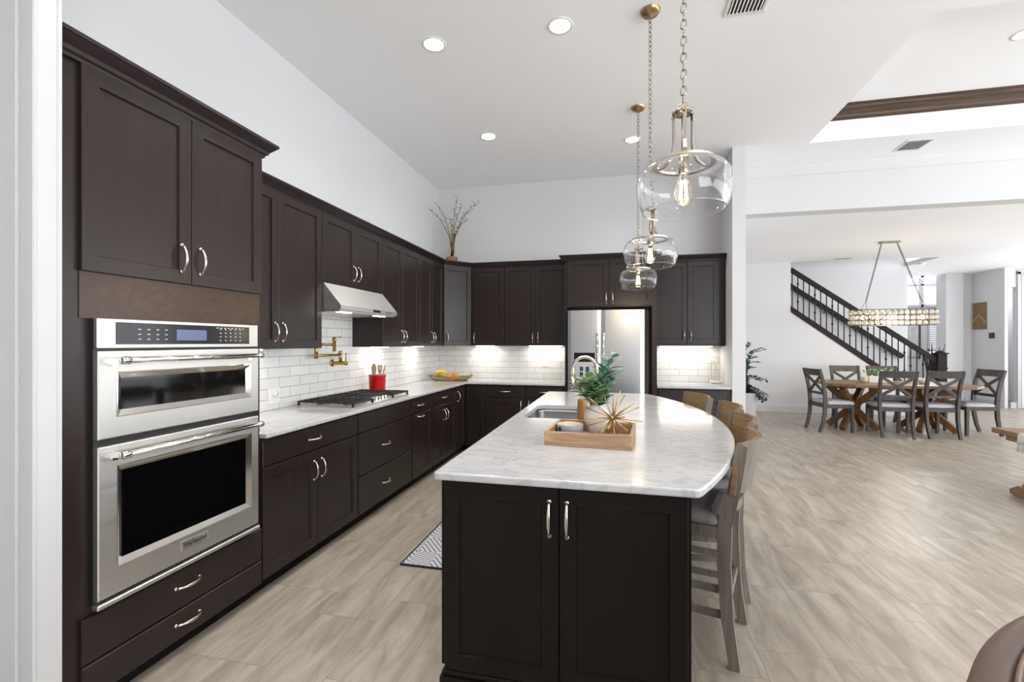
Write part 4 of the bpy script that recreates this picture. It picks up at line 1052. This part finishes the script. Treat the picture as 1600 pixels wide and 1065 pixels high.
# ------------------------------------------------------------------ pendants (local origin at the ceiling)
def chain(b, p0, p1, L_=.044, rw=.0030, wd=.0095):
    p0 = Vector(p0); p1 = Vector(p1); d = (p1 - p0); n = max(1, int(d.length / (L_ - rw * 4))); d.normalize()
    t = Vector((0, 1, 0)) if abs(d.y) < .8 else Vector((1, 0, 0)); u = d.cross(t).normalized(); v = d.cross(u); step = (p1 - p0).length / n
    for k in range(n):
        c = p0 + d * (step * (k + .5)); s = u if k % 2 else v; h = step / 2 + rw - wd * .9; pts = []
        for j in range(6): a = PI * j / 5; pts.append(c + d * (h + wd * .9 * math.sin(a)) + s * (wd * math.cos(a)))
        for j in range(6): a = PI + PI * j / 5; pts.append(c + d * (-h + wd * .9 * math.sin(a)) + s * (wd * math.cos(a)))
        b.tube(pts, rw, 6, closed=True)
def make_pendant():
    r = thing('pendant_light', 'pendant', 'pendant lamp')
    Z = lambda z: z - CZ
    B().lathe([(.0001, Z(3.590)), (.010, Z(3.592)), (.014, Z(3.606)), (.050, Z(3.614)), (.062, Z(3.628)), (.066, Z(3.64))], seg=32).obj('canopy', M['bronze'], r)
    b = B(); chain(b, (0, 0, Z(2.345)), (0, 0, Z(3.594))); b.obj('chain', M['darkmetal'], r)
    b = B().tube([(.014 * math.cos(a), 0, Z(2.335) + .014 * math.sin(a)) for a in [2 * PI * i / 12 for i in range(12)]], .0035, 8, closed=True)
    b.lathe([(.0001, Z(2.322)), (.012, Z(2.320)), (.040, Z(2.312)), (.040, Z(2.304)), (.0001, Z(2.300))], seg=20); b.obj('hub', M['darkmetal'], r)
    for k in range(3):
        a = 2 * PI * k / 3 + .5; c, s_ = math.cos(a), math.sin(a)
        prof = [(.040, 2.325), (.040, 2.26), (.040, 2.19), (.046, 2.155), (.062, 2.130), (.084, 2.118), (.104, 2.112)]
        B().bar([(q * c, q * s_, Z(z)) for q, z in prof], .014, .006, (-s_, c, 0)).obj('arm', M['darkmetal'], r)
        B().sphere((.043 * c, .043 * s_, Z(2.300)), .007, 8, 6).obj('rivet', M['bronze'], r)
    B().lathe([(.100, Z(2.106)), (.100, Z(2.116)), (.118, Z(2.116)), (.118, Z(2.106)), (.100, Z(2.106))], seg=40, smooth=False).obj('ring', M['nickel'], r)
    b = B().cyl((0, 0, Z(2.300)), (0, 0, Z(2.135)), .007).lathe([(.0001, Z(2.150)), (.018, Z(2.150)), (.019, Z(2.075)), (.016, Z(2.070)), (.0001, Z(2.070))], seg=20); b.obj('socket', M['darkmetal'], r)
    b = B().lathe([(.013, Z(2.072)), (.015, Z(2.060)), (.028, Z(2.025)), (.035, Z(1.995)), (.032, Z(1.970)), (.019, Z(1.953)), (.0001, Z(1.948))], seg=20).obj('bulb', M['glass_thin'], r)
    f = B()
    for k in range(4):
        a = 2 * PI * k / 4 + .4; x, y = .014 * math.cos(a), .014 * math.sin(a)
        f.cyl((x * .6, y * .6, Z(2.045)), (x, y, Z(1.972)), .0028, seg=6)
    f.obj('filament', M['filament'], b)
    g = [(.098, 2.104), (.1, 2.104), (.122, 2.104), (.150, 2.093), (.170, 2.066), (.178, 2.030), (.176, 1.995), (.166, 1.958), (.156, 1.9358), (.1535, 1.9308)]
    inn = [(q - .0025 if i > 1 else q, z - (.0025 if i < 3 else 0)) for i, (q, z) in enumerate(g)]
    pr_ = g + [(.1535, 1.9300), (.1512, 1.9300)] + inn[::-1][0:]
    pr_ = [(q, Z(z)) for q, z in pr_] + [(.098, Z(2.104))]
    B().lathe(pr_, seg=56).obj('glass_shade', M['glass'], r)
    return r
pend = make_pendant()
for i, (x, y, rz_, lb) in enumerate(((.248, 1.884, 0, 'nearest and largest-looking clear glass drum pendant on a long chain over the island'),
                            (.213, 3.215, .7, 'middle clear glass drum pendant over the island'),
                            (.189, 4.511, 1.3, 'farthest clear glass drum pendant, in front of the refrigerator cabinets'))):
    o = pend if i == 0 else copy_tree(pend)
    o.location = (x, y, CZ); o.rotation_euler = (0, 0, rz_); tag(o, lb, 'pendant lamp', 'glass pendants over the island')
    d = bpy.data.lights.new('pendant_bulb', 'POINT'); d.energy = 4; d.color = (1, .78, .5); d.shadow_soft_size = .03
    l = bpy.data.objects.new('pendant_bulb_light', d); COL.objects.link(l); l.location = (x, y, 1.90)

# ------------------------------------------------------------------ recessed lamps and added spots, vents, detector
def make_can():
    r = thing('recessed_light', 'can', 'ceiling lamp')
    B().lathe([(.070, -.001), (.074, -.006), (.090, -.004), (.092, 0)], seg=32).obj('trim_ring', M['plastic_white'], r)
    B().lathe([(.0001, -.003), (.071, -.003), (.071, -.0005), (.0001, -.0005)], seg=32).obj('lamp_face', M['can'], r)
    return r
can = make_can()
for i, (x, y, z, lb) in enumerate(((-1.333, 3.214, CZ, 'front left recessed ceiling lamp over the cabinets'), (-.393, 3.223, CZ, 'front right recessed ceiling lamp, left of the near pendant canopy'),
                                   (-1.357, 4.782, CZ, 'rear left recessed ceiling lamp nearest the corner'), (.158, 5.205, CZ, 'rear recessed ceiling lamp just beside the farthest pendant chain'),
                                   (3.32, 4.71, 4.0, 'recessed lamp in the raised tray ceiling'),
                                   (-1.34, 1.60, CZ, ''), (-.39, 1.60, CZ, ''), (-1.0, .0, CZ, ''), (.6, .0, CZ, ''), (-1.0, -1.7, CZ, ''), (1.3, -1.7, CZ, ''))):  # unlabelled entries are unseen spots added to brighten the kitchen, without fixtures
    if lb:
        o = can if i == 0 else copy_tree(can); o.location = (x, y, z - .0005); tag(o, lb, 'ceiling lamp', 'recessed ceiling lamps')
    d = bpy.data.lights.new('recessed_and_fill_spot', 'SPOT'); d.energy = 40 if z < 3.9 else 10; d.spot_size = 2.5; d.spot_blend = 1.0; d.color = (1, .985, .96); d.shadow_soft_size = .07
    l = bpy.data.objects.new('recessed_and_fill_light', d); COL.objects.link(l); l.location = (x, y, z - .02)
def vent(label, x0, x1, y0, y1, z, along='y', n=9):
    r = thing('ceiling_vent', label, 'vent', ((x0 + x1) / 2, (y0 + y1) / 2, z), world=True)
    b = B(); e = .022
    b.box(x0, x1, y0, y0 + e, z - .008, z, .002).box(x0, x1, y1 - e, y1, z - .008, z, .002).box(x0, x0 + e, y0 + e, y1 - e, z - .008, z, .002).box(x1 - e, x1, y0 + e, y1 - e, z - .008, z, .002)
    b.obj('frame', M['plastic_white'], r)
    B().box(x0 + e, x1 - e, y0 + e, y1 - e, z - .0015, z - .0005).obj('dark_duct', M['plastic_dark'], r)
    for i in range(n):
        if along == 'y':
            x = x0 + e + (x1 - x0 - 2 * e) * (i + .5) / n
            q = B().bar([(x, y0 + e, z - .006), (x, y1 - e, z - .006)], .011, .0015, (1, 0, .6))
        else:
            y = y0 + e + (y1 - y0 - 2 * e) * (i + .5) / n
            q = B().bar([(x0 + e, y, z - .006), (x1 - e, y, z - .006)], .021, .0015, (0, 1, .3))
        q.obj('slat', M['plastic_white'], r)
vent('slatted white ceiling vent at the top edge beside the near pendant', .700, .955, 3.02, 3.385, CZ, 'y', 9)
vent('white ceiling vent on the strip beyond the tray ceiling', 3.11, 3.37, 5.90, 6.21, CZ, 'x', 9)
vent('small ceiling vent above the dining room stairs', 4.13, 4.40, 10.02, 10.24, DZ, 'x', 7)
r = thing('smoke_detector', 'round white smoke detector on the dining room ceiling', 'detector', (6.086, 11.1, DZ))
B().lathe([(.066, 0), (.066, -.018), (.055, -.030), (.0001, -.032)], seg=28).obj('housing', M['plastic_white'], r)
B().lathe([(.010, -.032), (.010, -.0335), (.0001, -.034)], seg=12).obj('indicator', M['burner'], r)

# ------------------------------------------------------------------ vase with branches on the corner cabinet
bx, by, bz = -2.235, 6.03, 2.456
o = B().lathe([(.0001, 0), (.125, 0), (.128, .004), (.128, .058), (.123, .062), (.0001, .062)], seg=26, sy=.9).obj('wood_slice', M['spoon'], None); o.location = (bx + .03, by, bz)
tag(o, 'round wood slice under the glass vase on top of the corner cabinet', 'wood slice')
r = thing('glass_vase', 'tall clear vase with bare budding branches on top of the corner cabinet', 'vase', (bx, by, bz + .0625))
B().lathe([(.0001, 0), (.072, 0), (.080, .010), (.080, .070), (.070, .082), (.0001, .084)], seg=24).obj('mossy_base', M['moss'], r)
B().lathe([(.060, .0845), (.056, .12), (.034, .25), (.030, .33), (.040, .40), (.037, .40), (.027, .33), (.031, .25), (.053, .12), (.057, .0845)], seg=28).obj('glass_body', M['glass_thin'], r)
bs = B(); bl_ = B(); rnd = random.Random(5)
for (dx, dy, dz) in ((-.21, -.34, .68), (-.17, -.12, .78), (.06, .05, .92), (.14, .02, .80), (.34, -.02, .80), (.38, .06, .84), (-.04, .05, .62), (.22, .05, .60)):
    P0 = Vector((rnd.uniform(-.02, .02), rnd.uniform(-.02, .02), .085)); P1 = Vector((dx * .12, dy * .12, .36)); P2 = Vector((dx, dy, dz)) ; mid = P1.lerp(P2, .5) + Vector((-dx * .12, 0, .04))
    pts = [P0, P1, mid, P2]; bs.tube([P0, P1, P1.lerp(mid, .5), mid, mid.lerp(P2, .5), P2], [.0045, .004, .0036, .003, .0025, .0018], 6)
    for j in range(13):
        t = .05 + .95 * j / 12; q = P1.lerp(mid, t * 2) if t < .5 else mid.lerp(P2, t * 2 - 1)
        a = j * 2.4; bl_.leaf(q, (math.cos(a), math.sin(a), .8), .046, .026)
nb = len(bs.f); bs.add(bl_.v, bl_.f, True)
q = bs.obj('budding_branches', [M['branch'], M['leaf3']], r, recalc=False)
for pg in q.data.polygons: pg.material_index = 1 if pg.index >= nb else 0

# ------------------------------------------------------------------ dining table
r = thing('dining_table', 'long brown wooden dining table on two crossed-beam pedestals', 'table', (4.40, 8.76, 0), world=True)
tp = [(3.62, 8.20), (5.20, 8.20), (5.46, 8.46), (5.46, 9.06), (5.20, 9.32), (3.62, 9.32), (3.36, 9.06), (3.36, 8.46)]
slab(tp, .715, .76, .005).obj('tabletop', M['table_wood'], r)
for cx_ in (3.80, 4.86):
    for (ax_, ay_) in ((1, 1), (1, -1), (-1, 1), (-1, -1)):
        h = .27
        p0 = Vector((cx_ + ax_ * h, 8.72 + ay_ * h, .0)); p1 = Vector((cx_ - ax_ * h, 8.72 - ay_ * h, .715))
        d = (p1 - p0).normalized(); up = Vector((-ay_, ax_, 0))
        b = B().bar([p0 + d * .03, p1 - d * .03], .075, .10, up)
        b.v = [(x, y, min(max(z, .001), .714)) for x, y, z in b.v]
        b.obj('leg', M['leg_wood'], r)
def make_chair():
    r = thing('dining_chair', 'chair', 'chair')
    R_ = [(0, -.285), (.12, -.245), (.28, -.215), (.46, -.205), (.62, -.215), (.80, -.245), (1.0, -.300)]
    def yb(z):
        for (z0, y0), (z1, y1) in zip(R_, R_[1:]):
            if z <= z1: return y0 + (y1 - y0) * (z - z0) / (z1 - z0)
        return R_[-1][1]
    for sx in (-1, 1):
        B().bar([(sx * (.195 + .025 * (z / 1.0)), y, z) for z, y in R_], .036, [.036, .042, .048, .054, .050, .044, .036], (1, 0, 0)).obj('rear_leg', M['chair_wood'], r)
        B().bar([(sx * .205, .205, 0), (sx * .205, .200, .42)], [.034, .044], [.034, .044], (1, 0, 0)).obj('front_leg', M['chair_wood'], r)
    b = B(); b.box(-.205, .205, -.215, -.190, .385, .440, .003).box(-.225, .225, .190, .222, .385, .440, .003).box(-.226, -.198, -.20, .20, .385, .440, .003).box(.198, .226, -.20, .20, .385, .440, .003)
    b.obj('seat_frame', M['chair_wood'], r)
    b = B(); ls = []
    for ins, z in ((.015, .440), (.0, .448), (0, .462), (.010, .482), (.05, .496), (.12, .502)):
        ls.append([(x, y, z) for x, y in offset_poly(rrect(-.232, .232, -.185, .238, .045, 5), ins)])
    b.loops(ls, smooth=True); b.cap(ls[0]); b.cap(ls[-1]); b.obj('seat_cushion', M['cushion'], r)
    b = B(); ls = []
    for i in range(9):
        t = i / 8 * 2 - 1; x = t * .225; bow = .022 * (1 - t * t)
        ls.append([(x, yb(.90) - bow - .012, .895), (x, yb(.90) - bow + .012, .895), (x, yb(1) - bow + .012, 1.0), (x, yb(1) - bow - .012, 1.0)])
    b.loops(ls); b.cap(ls[0]); b.cap(ls[-1]); b.obj('top_rail', M['chair_wood'], r)
    B().box(-.20, .20, yb(.61) - .011, yb(.61) + .011, .590, .632, .003).obj('lower_rail', M['chair_wood'], r)
    for sx in (-1, 1):
        pts = [(sx * .19, yb(.625), .625), (0, yb(.76) - .008 + sx * .004, .762), (-sx * .20, yb(.90), .90)]
        B().bar(pts, .042, .018, (sx * .55, 0, .8)).obj('cross_slat', M['chair_wood'], r)
    return r
ch = make_chair()
chairs = [((3.37, 8.44), -PI / 2 + .16, 'dark dining chair at the left end of the dining table'), ((4.08, 8.22), -.07, 'left dining chair on the near side of the dining table'),
          ((4.68, 8.30), .05, 'right dining chair on the near side of the dining table'), ((5.37, 8.62), PI / 2 + .10, 'dark dining chair at the right end of the dining table'),
          ((4.04, 9.28), PI, 'left dining chair on the far side, by the white wall'), ((4.62, 9.26), PI, 'right dining chair on the far side, behind the green plant')]
for i, (c_, rz_, lb) in enumerate(chairs):
    o = ch if i == 0 else copy_tree(ch); o.location = (c_[0], c_[1], 0); o.rotation_euler = (0, 0, rz_); tag(o, lb, 'chair', 'dining chairs around the table')
# centrepiece
r = thing('planter_box', 'white rectangular planter with green plant on the dining table', 'planter', (4.22, 8.80, .7605))
B().box(-.17, .17, -.065, .065, 0, .105, .004).obj('box', M['plastic_white'], r)
rnd = random.Random(9); b = B(); bs = B()
for k in range(9):
    x = -.14 + .035 * k; spray([(x, 0, .10), (x + rnd.uniform(-.03, .03), rnd.uniform(-.03, .03), .15), (x + rnd.uniform(-.08, .08), rnd.uniform(-.08, .08), .15 + rnd.uniform(.03, .09))], 9, .06, .03, b, bs, .2)
b.obj('foliage', M['leaf'], r); bs.obj('stems', M['branch'], r)
r = thing('candle_jar', 'small cream candle jar left of the planter on the dining table', 'jar', (3.985, 8.74, .7605))
B().lathe([(.0001, 0), (.040, 0), (.044, .01), (.044, .085), (.034, .10), (.0001, .102)], seg=20).obj('jar_body', M['bowl_in'], r); B().box(-.05, .05, -.045, .045, -.0003, .012, .003).obj('coaster', M['leg_wood'], r)
r = thing('crystal_bowl', 'small pale glass bowl right of the planter on the dining table', 'bowl', (4.78, 8.70, .7605))
B().lathe([(.0001, 0), (.035, 0), (.05, .03), (.085, .085), (.081, .085), (.045, .03), (.03, .008), (.0001, .008)], seg=24).obj('bowl_body', M['vase'], r)

# ------------------------------------------------------------------ chandelier
hx, hy, z0_, z1_ = 4.335, 8.65, 1.702, 1.955
r = thing('chandelier', 'long oval crystal chandelier over the dining table', 'chandelier', (4.27, 8.60, DZ), world=True)
B().box(4.13, 4.41, 8.55, 8.65, DZ - .028, DZ, .006).obj('canopy', M['darkmetal'], r)
for sx, xe in ((-1, 3.93), (1, 4.79)):
    b = B(); xa = 4.27 + sx * .11; jn = (xa + (xe - xa) * .86, 8.6 + .05 * .86, DZ - .03 + (z1_ - DZ + .03) * .86)
    chain(b, (xa, 8.60, DZ - .03), jn, .034, .0035, .011)
    for yy in (-.10, .10): b.tube([jn, (xe, hy + yy, z1_)], .0035, 6)
    b.obj('chain', M['darkmetal2'], r)
def stadium(n, hl=.485, rr=.118):
    per = 4 * hl + 2 * PI * rr; out = []
    for i in range(n):
        s = per * i / n
        if s < 2 * hl: p = (-hl + s, -rr)
        elif s < 2 * hl + PI * rr: a = -PI / 2 + (s - 2 * hl) / rr; p = (hl + rr * math.cos(a), rr * math.sin(a))
        elif s < 4 * hl + PI * rr: p = (hl - (s - 2 * hl - PI * rr), rr)
        else: a = PI / 2 + (s - 4 * hl - PI * rr) / rr; p = (-hl + rr * math.cos(a), rr * math.sin(a))
        out.append((hx + p[0], hy + p[1]))
    return out
for z in (z0_, z0_ + .084, z0_ + .168, z1_):
    B().tube([(x, y, z) for x, y in stadium(64)], .0055, 6, closed=True).obj('frame_ring', M['darkmetal2'], r)
col = stadium(32)
for x, y in stadium(32): B().cyl((x, y, z0_), (x, y, z1_), .003, seg=6).obj('frame_rod', M['darkmetal2'], r)
cr_me = None
st2 = stadium(64)
for k in range(32):
    x, y = st2[(2 * k + 1) % 64]
    for j in range(3):
        z = z0_ + .042 + j * .084
        if cr_me is None:
            o = B().lathe([(.0001, -.033), (.016, -.026), (.026, -.008), (.026, .008), (.016, .026), (.0001, .033)], (4.27, 8.60, DZ), seg=8, smooth=False).obj('crystal', M['crystal'], r); cr_me = o.data
        else:
            o = bpy.data.objects.new('crystal', cr_me); COL.objects.link(o); o.parent = r
        o.location = (x - 4.27, y - 8.60, z - DZ)
for k in range(5):
    x = hx - .42 + .21 * k
    b = B().lathe([(.0001, 1.79), (.012, 1.795), (.019, 1.825), (.012, 1.86), (.0001, 1.868)], (x, hy, 0), 14).obj('bulb', M['crystal_glow'], r)
B().box(hx - .46, hx + .46, hy - .008, hy + .008, 1.868, 1.880).obj('lamp_bar', M['darkmetal2'], r)
d = bpy.data.lights.new('chandelier_bulbs', 'POINT'); d.energy = 14; d.color = (1, .85, .65); d.shadow_soft_size = .15
l = bpy.data.objects.new('chandelier_light', d); COL.objects.link(l); l.location = (hx, hy, 1.64)

# ------------------------------------------------------------------ staircase with railing
r = thing('staircase', 'staircase with dark stained rail and black iron balusters on the far wall', 'staircase', (5.95, 10.45, 0), world=True)
zr = lambda x: 2.92 - .729 * (x - 3.43)
zs = lambda x: 2.165 - .757 * (x - 3.43)
B().bar([(3.44, 10.45, zr(3.44)), (5.98, 10.45, zr(5.98))], .065, .085, (0, 1, 0)).obj('handrail', M['rail_wood'], r)
b = B(); pl = [(3.435, zs(3.435)), (3.435, zs(3.435) - .125), (5.93, zs(5.93) - .125), (5.93, zs(5.93))]
f = [(x, 10.385, z) for x, z in pl]; k = [(x, 10.515, z) for x, z in pl]; b.loops([f, k]); b.cap(f); b.cap(k); b.obj('stringer', M['rail_wood'], r)
b = B()
for i in range(13):
    x1_ = 5.93 - .248 * i; z = zs(x1_) - .10 + .02
    if x1_ - .26 > 2.3: b.box(x1_ - .27, x1_, 10.52, 11.49, max(0, z - .1), z + .06)
b.obj('steps', M['rail_wood'], r)
for i in range(24):
    x = 3.475 + .1035 * i
    b = B().cyl((x, 10.45, zs(x) - .01), (x, 10.45, zr(x) - .02), .0105, seg=8)
    kn = (zs(x) + zr(x)) / 2
    L_ = [kn - .18, kn + .18] if i % 3 == 1 else ([kn] if i % 3 == 2 else [])
    for z in L_: b.lathe([(.0001, z - .035), (.012, z - .025), (.022, z), (.012, z + .025), (.0001, z + .035)], (x, 10.45, 0), 10)
    b.obj('baluster', M['iron_rail'], r)
q = B().box(5.955, 6.105, 10.375, 10.525, 0, 1.20, .006).obj('newel_post', M['rail_wood'], r)
B().box(5.935, 6.125, 10.355, 10.545, 1.20, 1.225, .006).lathe([(.09, 1.225), (.07, 1.25), (.0001, 1.27)], (6.03, 10.45, 0), 4, smooth=False).obj('newel_cap', M['rail_wood'], q)
B().box(5.945, 6.115, 10.365, 10.535, .92, .945, .004).obj('newel_band', M['rail_wood'], q)
r = thing('wall_handrail', 'dark wooden handrail fixed to the stairwell wall behind the balusters', 'handrail', (3.72, 11.43, 2.7), world=True)
B().bar([(2.9, 11.43, 2.72 + .729 * .82), (5.92, 11.43, 2.72 - .729 * 2.2)], .06, .09, (0, 1, 0)).obj('rail', M['rail_wood'], r)
for x in (4.45, 5.62): B().tube([(x, 11.43, 2.70 - .729 * (x - 3.72)), (x, 11.44, 2.62 - .729 * (x - 3.72)), (x, 11.498, 2.60 - .729 * (x - 3.72))], .011, 8).obj('bracket', M['iron_rail'], r)

# ------------------------------------------------------------------ floor planter with tall plant behind the wing wall
px_, py_ = 1.735, 7.10
r = thing('floor_planter', 'tall grey planter with leafy branching plant beside the white wall end', 'planter', (px_, py_, 0))
B().lathe([(.0001, 0), (.125, 0), (.13, .01), (.175, .70), (.175, .72), (.160, .72), (.155, .66), (.0001, .65)], seg=32).obj('pot', M['planter'], r)
B().lathe([(.0001, .665), (.154, .662)], seg=24).obj('soil', M['soil'], r)
rnd = random.Random(21); bl_ = B(); bs = B()
for k in range(26):
    a = rnd.uniform(-1.1, 1.6) if k % 3 else rnd.uniform(0, 2 * PI); rad = rnd.uniform(.18, .46); h = rnd.uniform(.55, 1.42) if k % 4 else .62
    x, y = rad * math.cos(a), rad * math.sin(a)
    spray([(0, 0, .66), (x * .3, y * .3, .66 + (h - .6) * .7 + .10), (x, y, h)], 34, .052, .034, bl_, bs, .2, .004)
bl_.obj('foliage', M['leaf_dark'], r); bs.obj('branches', M['branch'], r)
# ------------------------------------------------------------------ far right: picture, thermostat, spiky plant, foyer print
r = thing('wall_art', 'brown canvas with a pale chevron line on the right wall', 'picture', (8.188, 12.83, 2.03), world=True)
B().box(8.165, 8.189, 12.63, 13.03, 1.73, 2.345, .003).obj('canvas', M['art'], r)
B().bar([(8.1645, 13.02, 1.90), (8.1645, 12.83, 2.06), (8.1645, 12.64, 1.88)], .016, .002, (0, .3, 1)).obj('painted_line', M['art_line'], r)
r = thing('thermostat', 'small dark thermostat on the right wall below the picture', 'thermostat', (8.188, 12.45, 1.59), world=True)
B().box(8.172, 8.189, 12.36, 12.54, 1.50, 1.69, .006).obj('wall_plate', M['plastic_white'], r); B().box(8.150, 8.172, 12.375, 12.525, 1.515, 1.645, .008).obj('face', M['plastic_dark'], r)
r = thing('spiky_plant', 'dark spiky-leaved plant behind the newel post', 'plant', (6.48, 11.5, 0))
B().lathe([(.0001, 0), (.14, 0), (.19, .45), (.18, .46), (.165, .42), (.0001, .40)], seg=24).obj('pot', M['planter'], r)
bl_ = B(); rnd = random.Random(2)
for k in range(12):
    a = k * 2.4; t = rnd.uniform(.05, .20); h = rnd.uniform(1.10, 1.42)
    bl_.bar([(.03 * math.cos(a), .03 * math.sin(a), .40), (t * .6 * math.cos(a), t * .6 * math.sin(a), .85), (t * 1.3 * math.cos(a), t * 1.3 * math.sin(a), h)], [.05, .06, .006], .006, (-math.sin(a), math.cos(a), 0))
bl_.obj('leaves', M['iron_rail'], r)
r = thing('framed_print', 'pale abstract print hanging in the foyer behind the balusters', 'picture', (7.95, 14.89, 1.5), world=True)
B().box(7.82, 8.08, 14.87, 14.899, 1.02, 1.90, .004).obj('print', M['art_pale'], r); B().box(8.08, 8.13, 14.86, 14.899, .98, 1.94, .004).box(7.79, 7.82, 14.86, 14.899, .98, 1.94, .004).obj('frame', M['burner'], r)

# ------------------------------------------------------------------ low wooden table with throw at the right edge
r = thing('low_table', 'honey brown trestle table cut by the right edge', 'table', (4.3, 4.85, 0), world=True)
B().box(3.56, 5.1, 4.28, 5.44, .545, .595, .006).obj('tabletop', M['bench_wood'], r)
for x in (3.62, 4.95):
    B().bar([(x, 4.42, .035), (x, 4.48, .055), (x, 5.16, .055), (x, 5.25, .030)], .08, [.05, .10, .10, .04], (1, 0, 0)).obj('foot', M['bench_wood'], r)
    B().bar([(x, 5.10, .09), (x, 4.62, .54)], .07, .08, (1, 0, 0)).obj('brace', M['bench_wood'], r)
    B().bar([(x, 4.58, .09), (x, 5.06, .54)], .07, .08, (1, 0, 0)).obj('brace', M['bench_wood'], r)
    B().box(x - .04, x + .04, 4.40, 5.30, .500, .545, .004).obj('top_rail', M['bench_wood'], r)
r = thing('throw', 'white fringed throw hanging over the end of the low table', 'throw', (3.55, 4.92, .6), world=True)
b = B(); ls = []
for i in range(15):
    t = i / 14; y = 4.74 + .36 * t; q = .006 * math.sin(i * 1.7)
    ls.append([(3.95, y, .600), (3.56, y, .600 + q * .3 + .003), (3.545 + q, y, .588), (3.540 + q, y, .54), (3.536 + q * 1.5, y, .50)])
vs = [p for l in ls for p in l]; n5 = 5
b.add(vs, [(i * 5 + j, (i + 1) * 5 + j, (i + 1) * 5 + j + 1, i * 5 + j + 1) for i in range(14) for j in range(4)], True)
o = b.obj('cloth', M['throw'], r); md = o.modifiers.new('thick', 'SOLIDIFY'); md.thickness = .006; md.offset = -1
b = B()
for i in range(26):
    y = 4.745 + .35 * i / 25; q = .006 * math.sin(i); b.tube([(3.537, y, .502), (3.534 + q, y + .004, .47), (3.53 + q, y - .003, .435)], [.005, .004, .003], 5)
o = b.obj('fringe', M['throw'], r); o['kind'] = 'stuff'
# ------------------------------------------------------------------ barrel chair, lower right corner
CX, CY = .850, .612
r = thing('barrel_chair', 'round brown leather barrel chair in the lower right corner', 'chair', (CX, CY, 0))
EA, EB, DG = .60, .40, PI / 4 + .05
def ept(t, off, z):
    """point on the oval plan of the chair, moved outwards by off"""
    n_ = Vector((math.cos(t) / EA, math.sin(t) / EB)).normalized()
    x, y = EA * math.cos(t) + n_.x * off, EB * math.sin(t) + n_.y * off
    return (x * math.cos(DG) - y * math.sin(DG), x * math.sin(DG) + y * math.cos(DG), z)
def ovalwall(prof, a0, a1, n=56, closed=False):
    b = B(); m = len(prof)
    ls = [[ept(a0 + (a1 - a0) * i / n, o_, z) for o_, z in prof] for i in range(n + 1)]
    b.add([p for l in ls for p in l], [(i * m + j, (i + 1) * m + j, (i + 1) * m + (j + 1) % m, i * m + (j + 1) % m) for i in range(n) for j in range(m)], True)
    b.cap(ls[0]); b.cap(ls[-1]); return b
T0, T1 = -.45, PI + .45
ovalwall([(-.05, .10), (-.015, .45), (0, .80), (0, .905), (-.006, .932), (-.020, .946), (-.040, .950), (-.052, .944), (-.058, .925), (-.060, .50), (-.062, .10)], T0, T1).obj('backrest', M['leather'], r)
ovalwall([(-.054, .945), (-.051, .950), (-.0545, .954), (-.058, .949)], T0, T1).obj('piping', M['piping'], r)
ovalwall([(-.060, .928), (-.075, .905), (-.115, .62), (-.125, .46), (-.060, .46)], T0 + .02, T1 - .02).obj('inner_back', M['suede'], r)
b = B(); ls = [[ept(2 * PI * i / 48, o_, z) for i in range(48)] for o_, z in ((-.13, .30), (-.128, .44), (-.145, .47), (-.22, .485))]
b.loops(ls, smooth=True); b.cap(ls[0]); b.cap(ls[-1]); b.obj('seat_cushion', M['suede'], r)
b = B(); ls = [[ept(2 * PI * i / 48, o_, z) for i in range(48)] for o_, z in ((-.066, .10), (-.064, .30))]
b.loops(ls, smooth=True); b.cap(ls[0]); b.cap(ls[-1]); b.obj('base', M['leather'], r)
for k in range(4):
    p = ept(PI / 4 + k * PI / 2, -.13, 0); B().cyl(p, (p[0], p[1], .10), .02, .026, 12).obj('leg', M['rail_wood'], r)

for o in bpy.data.objects:
    if '_o' in o: del o['_o']
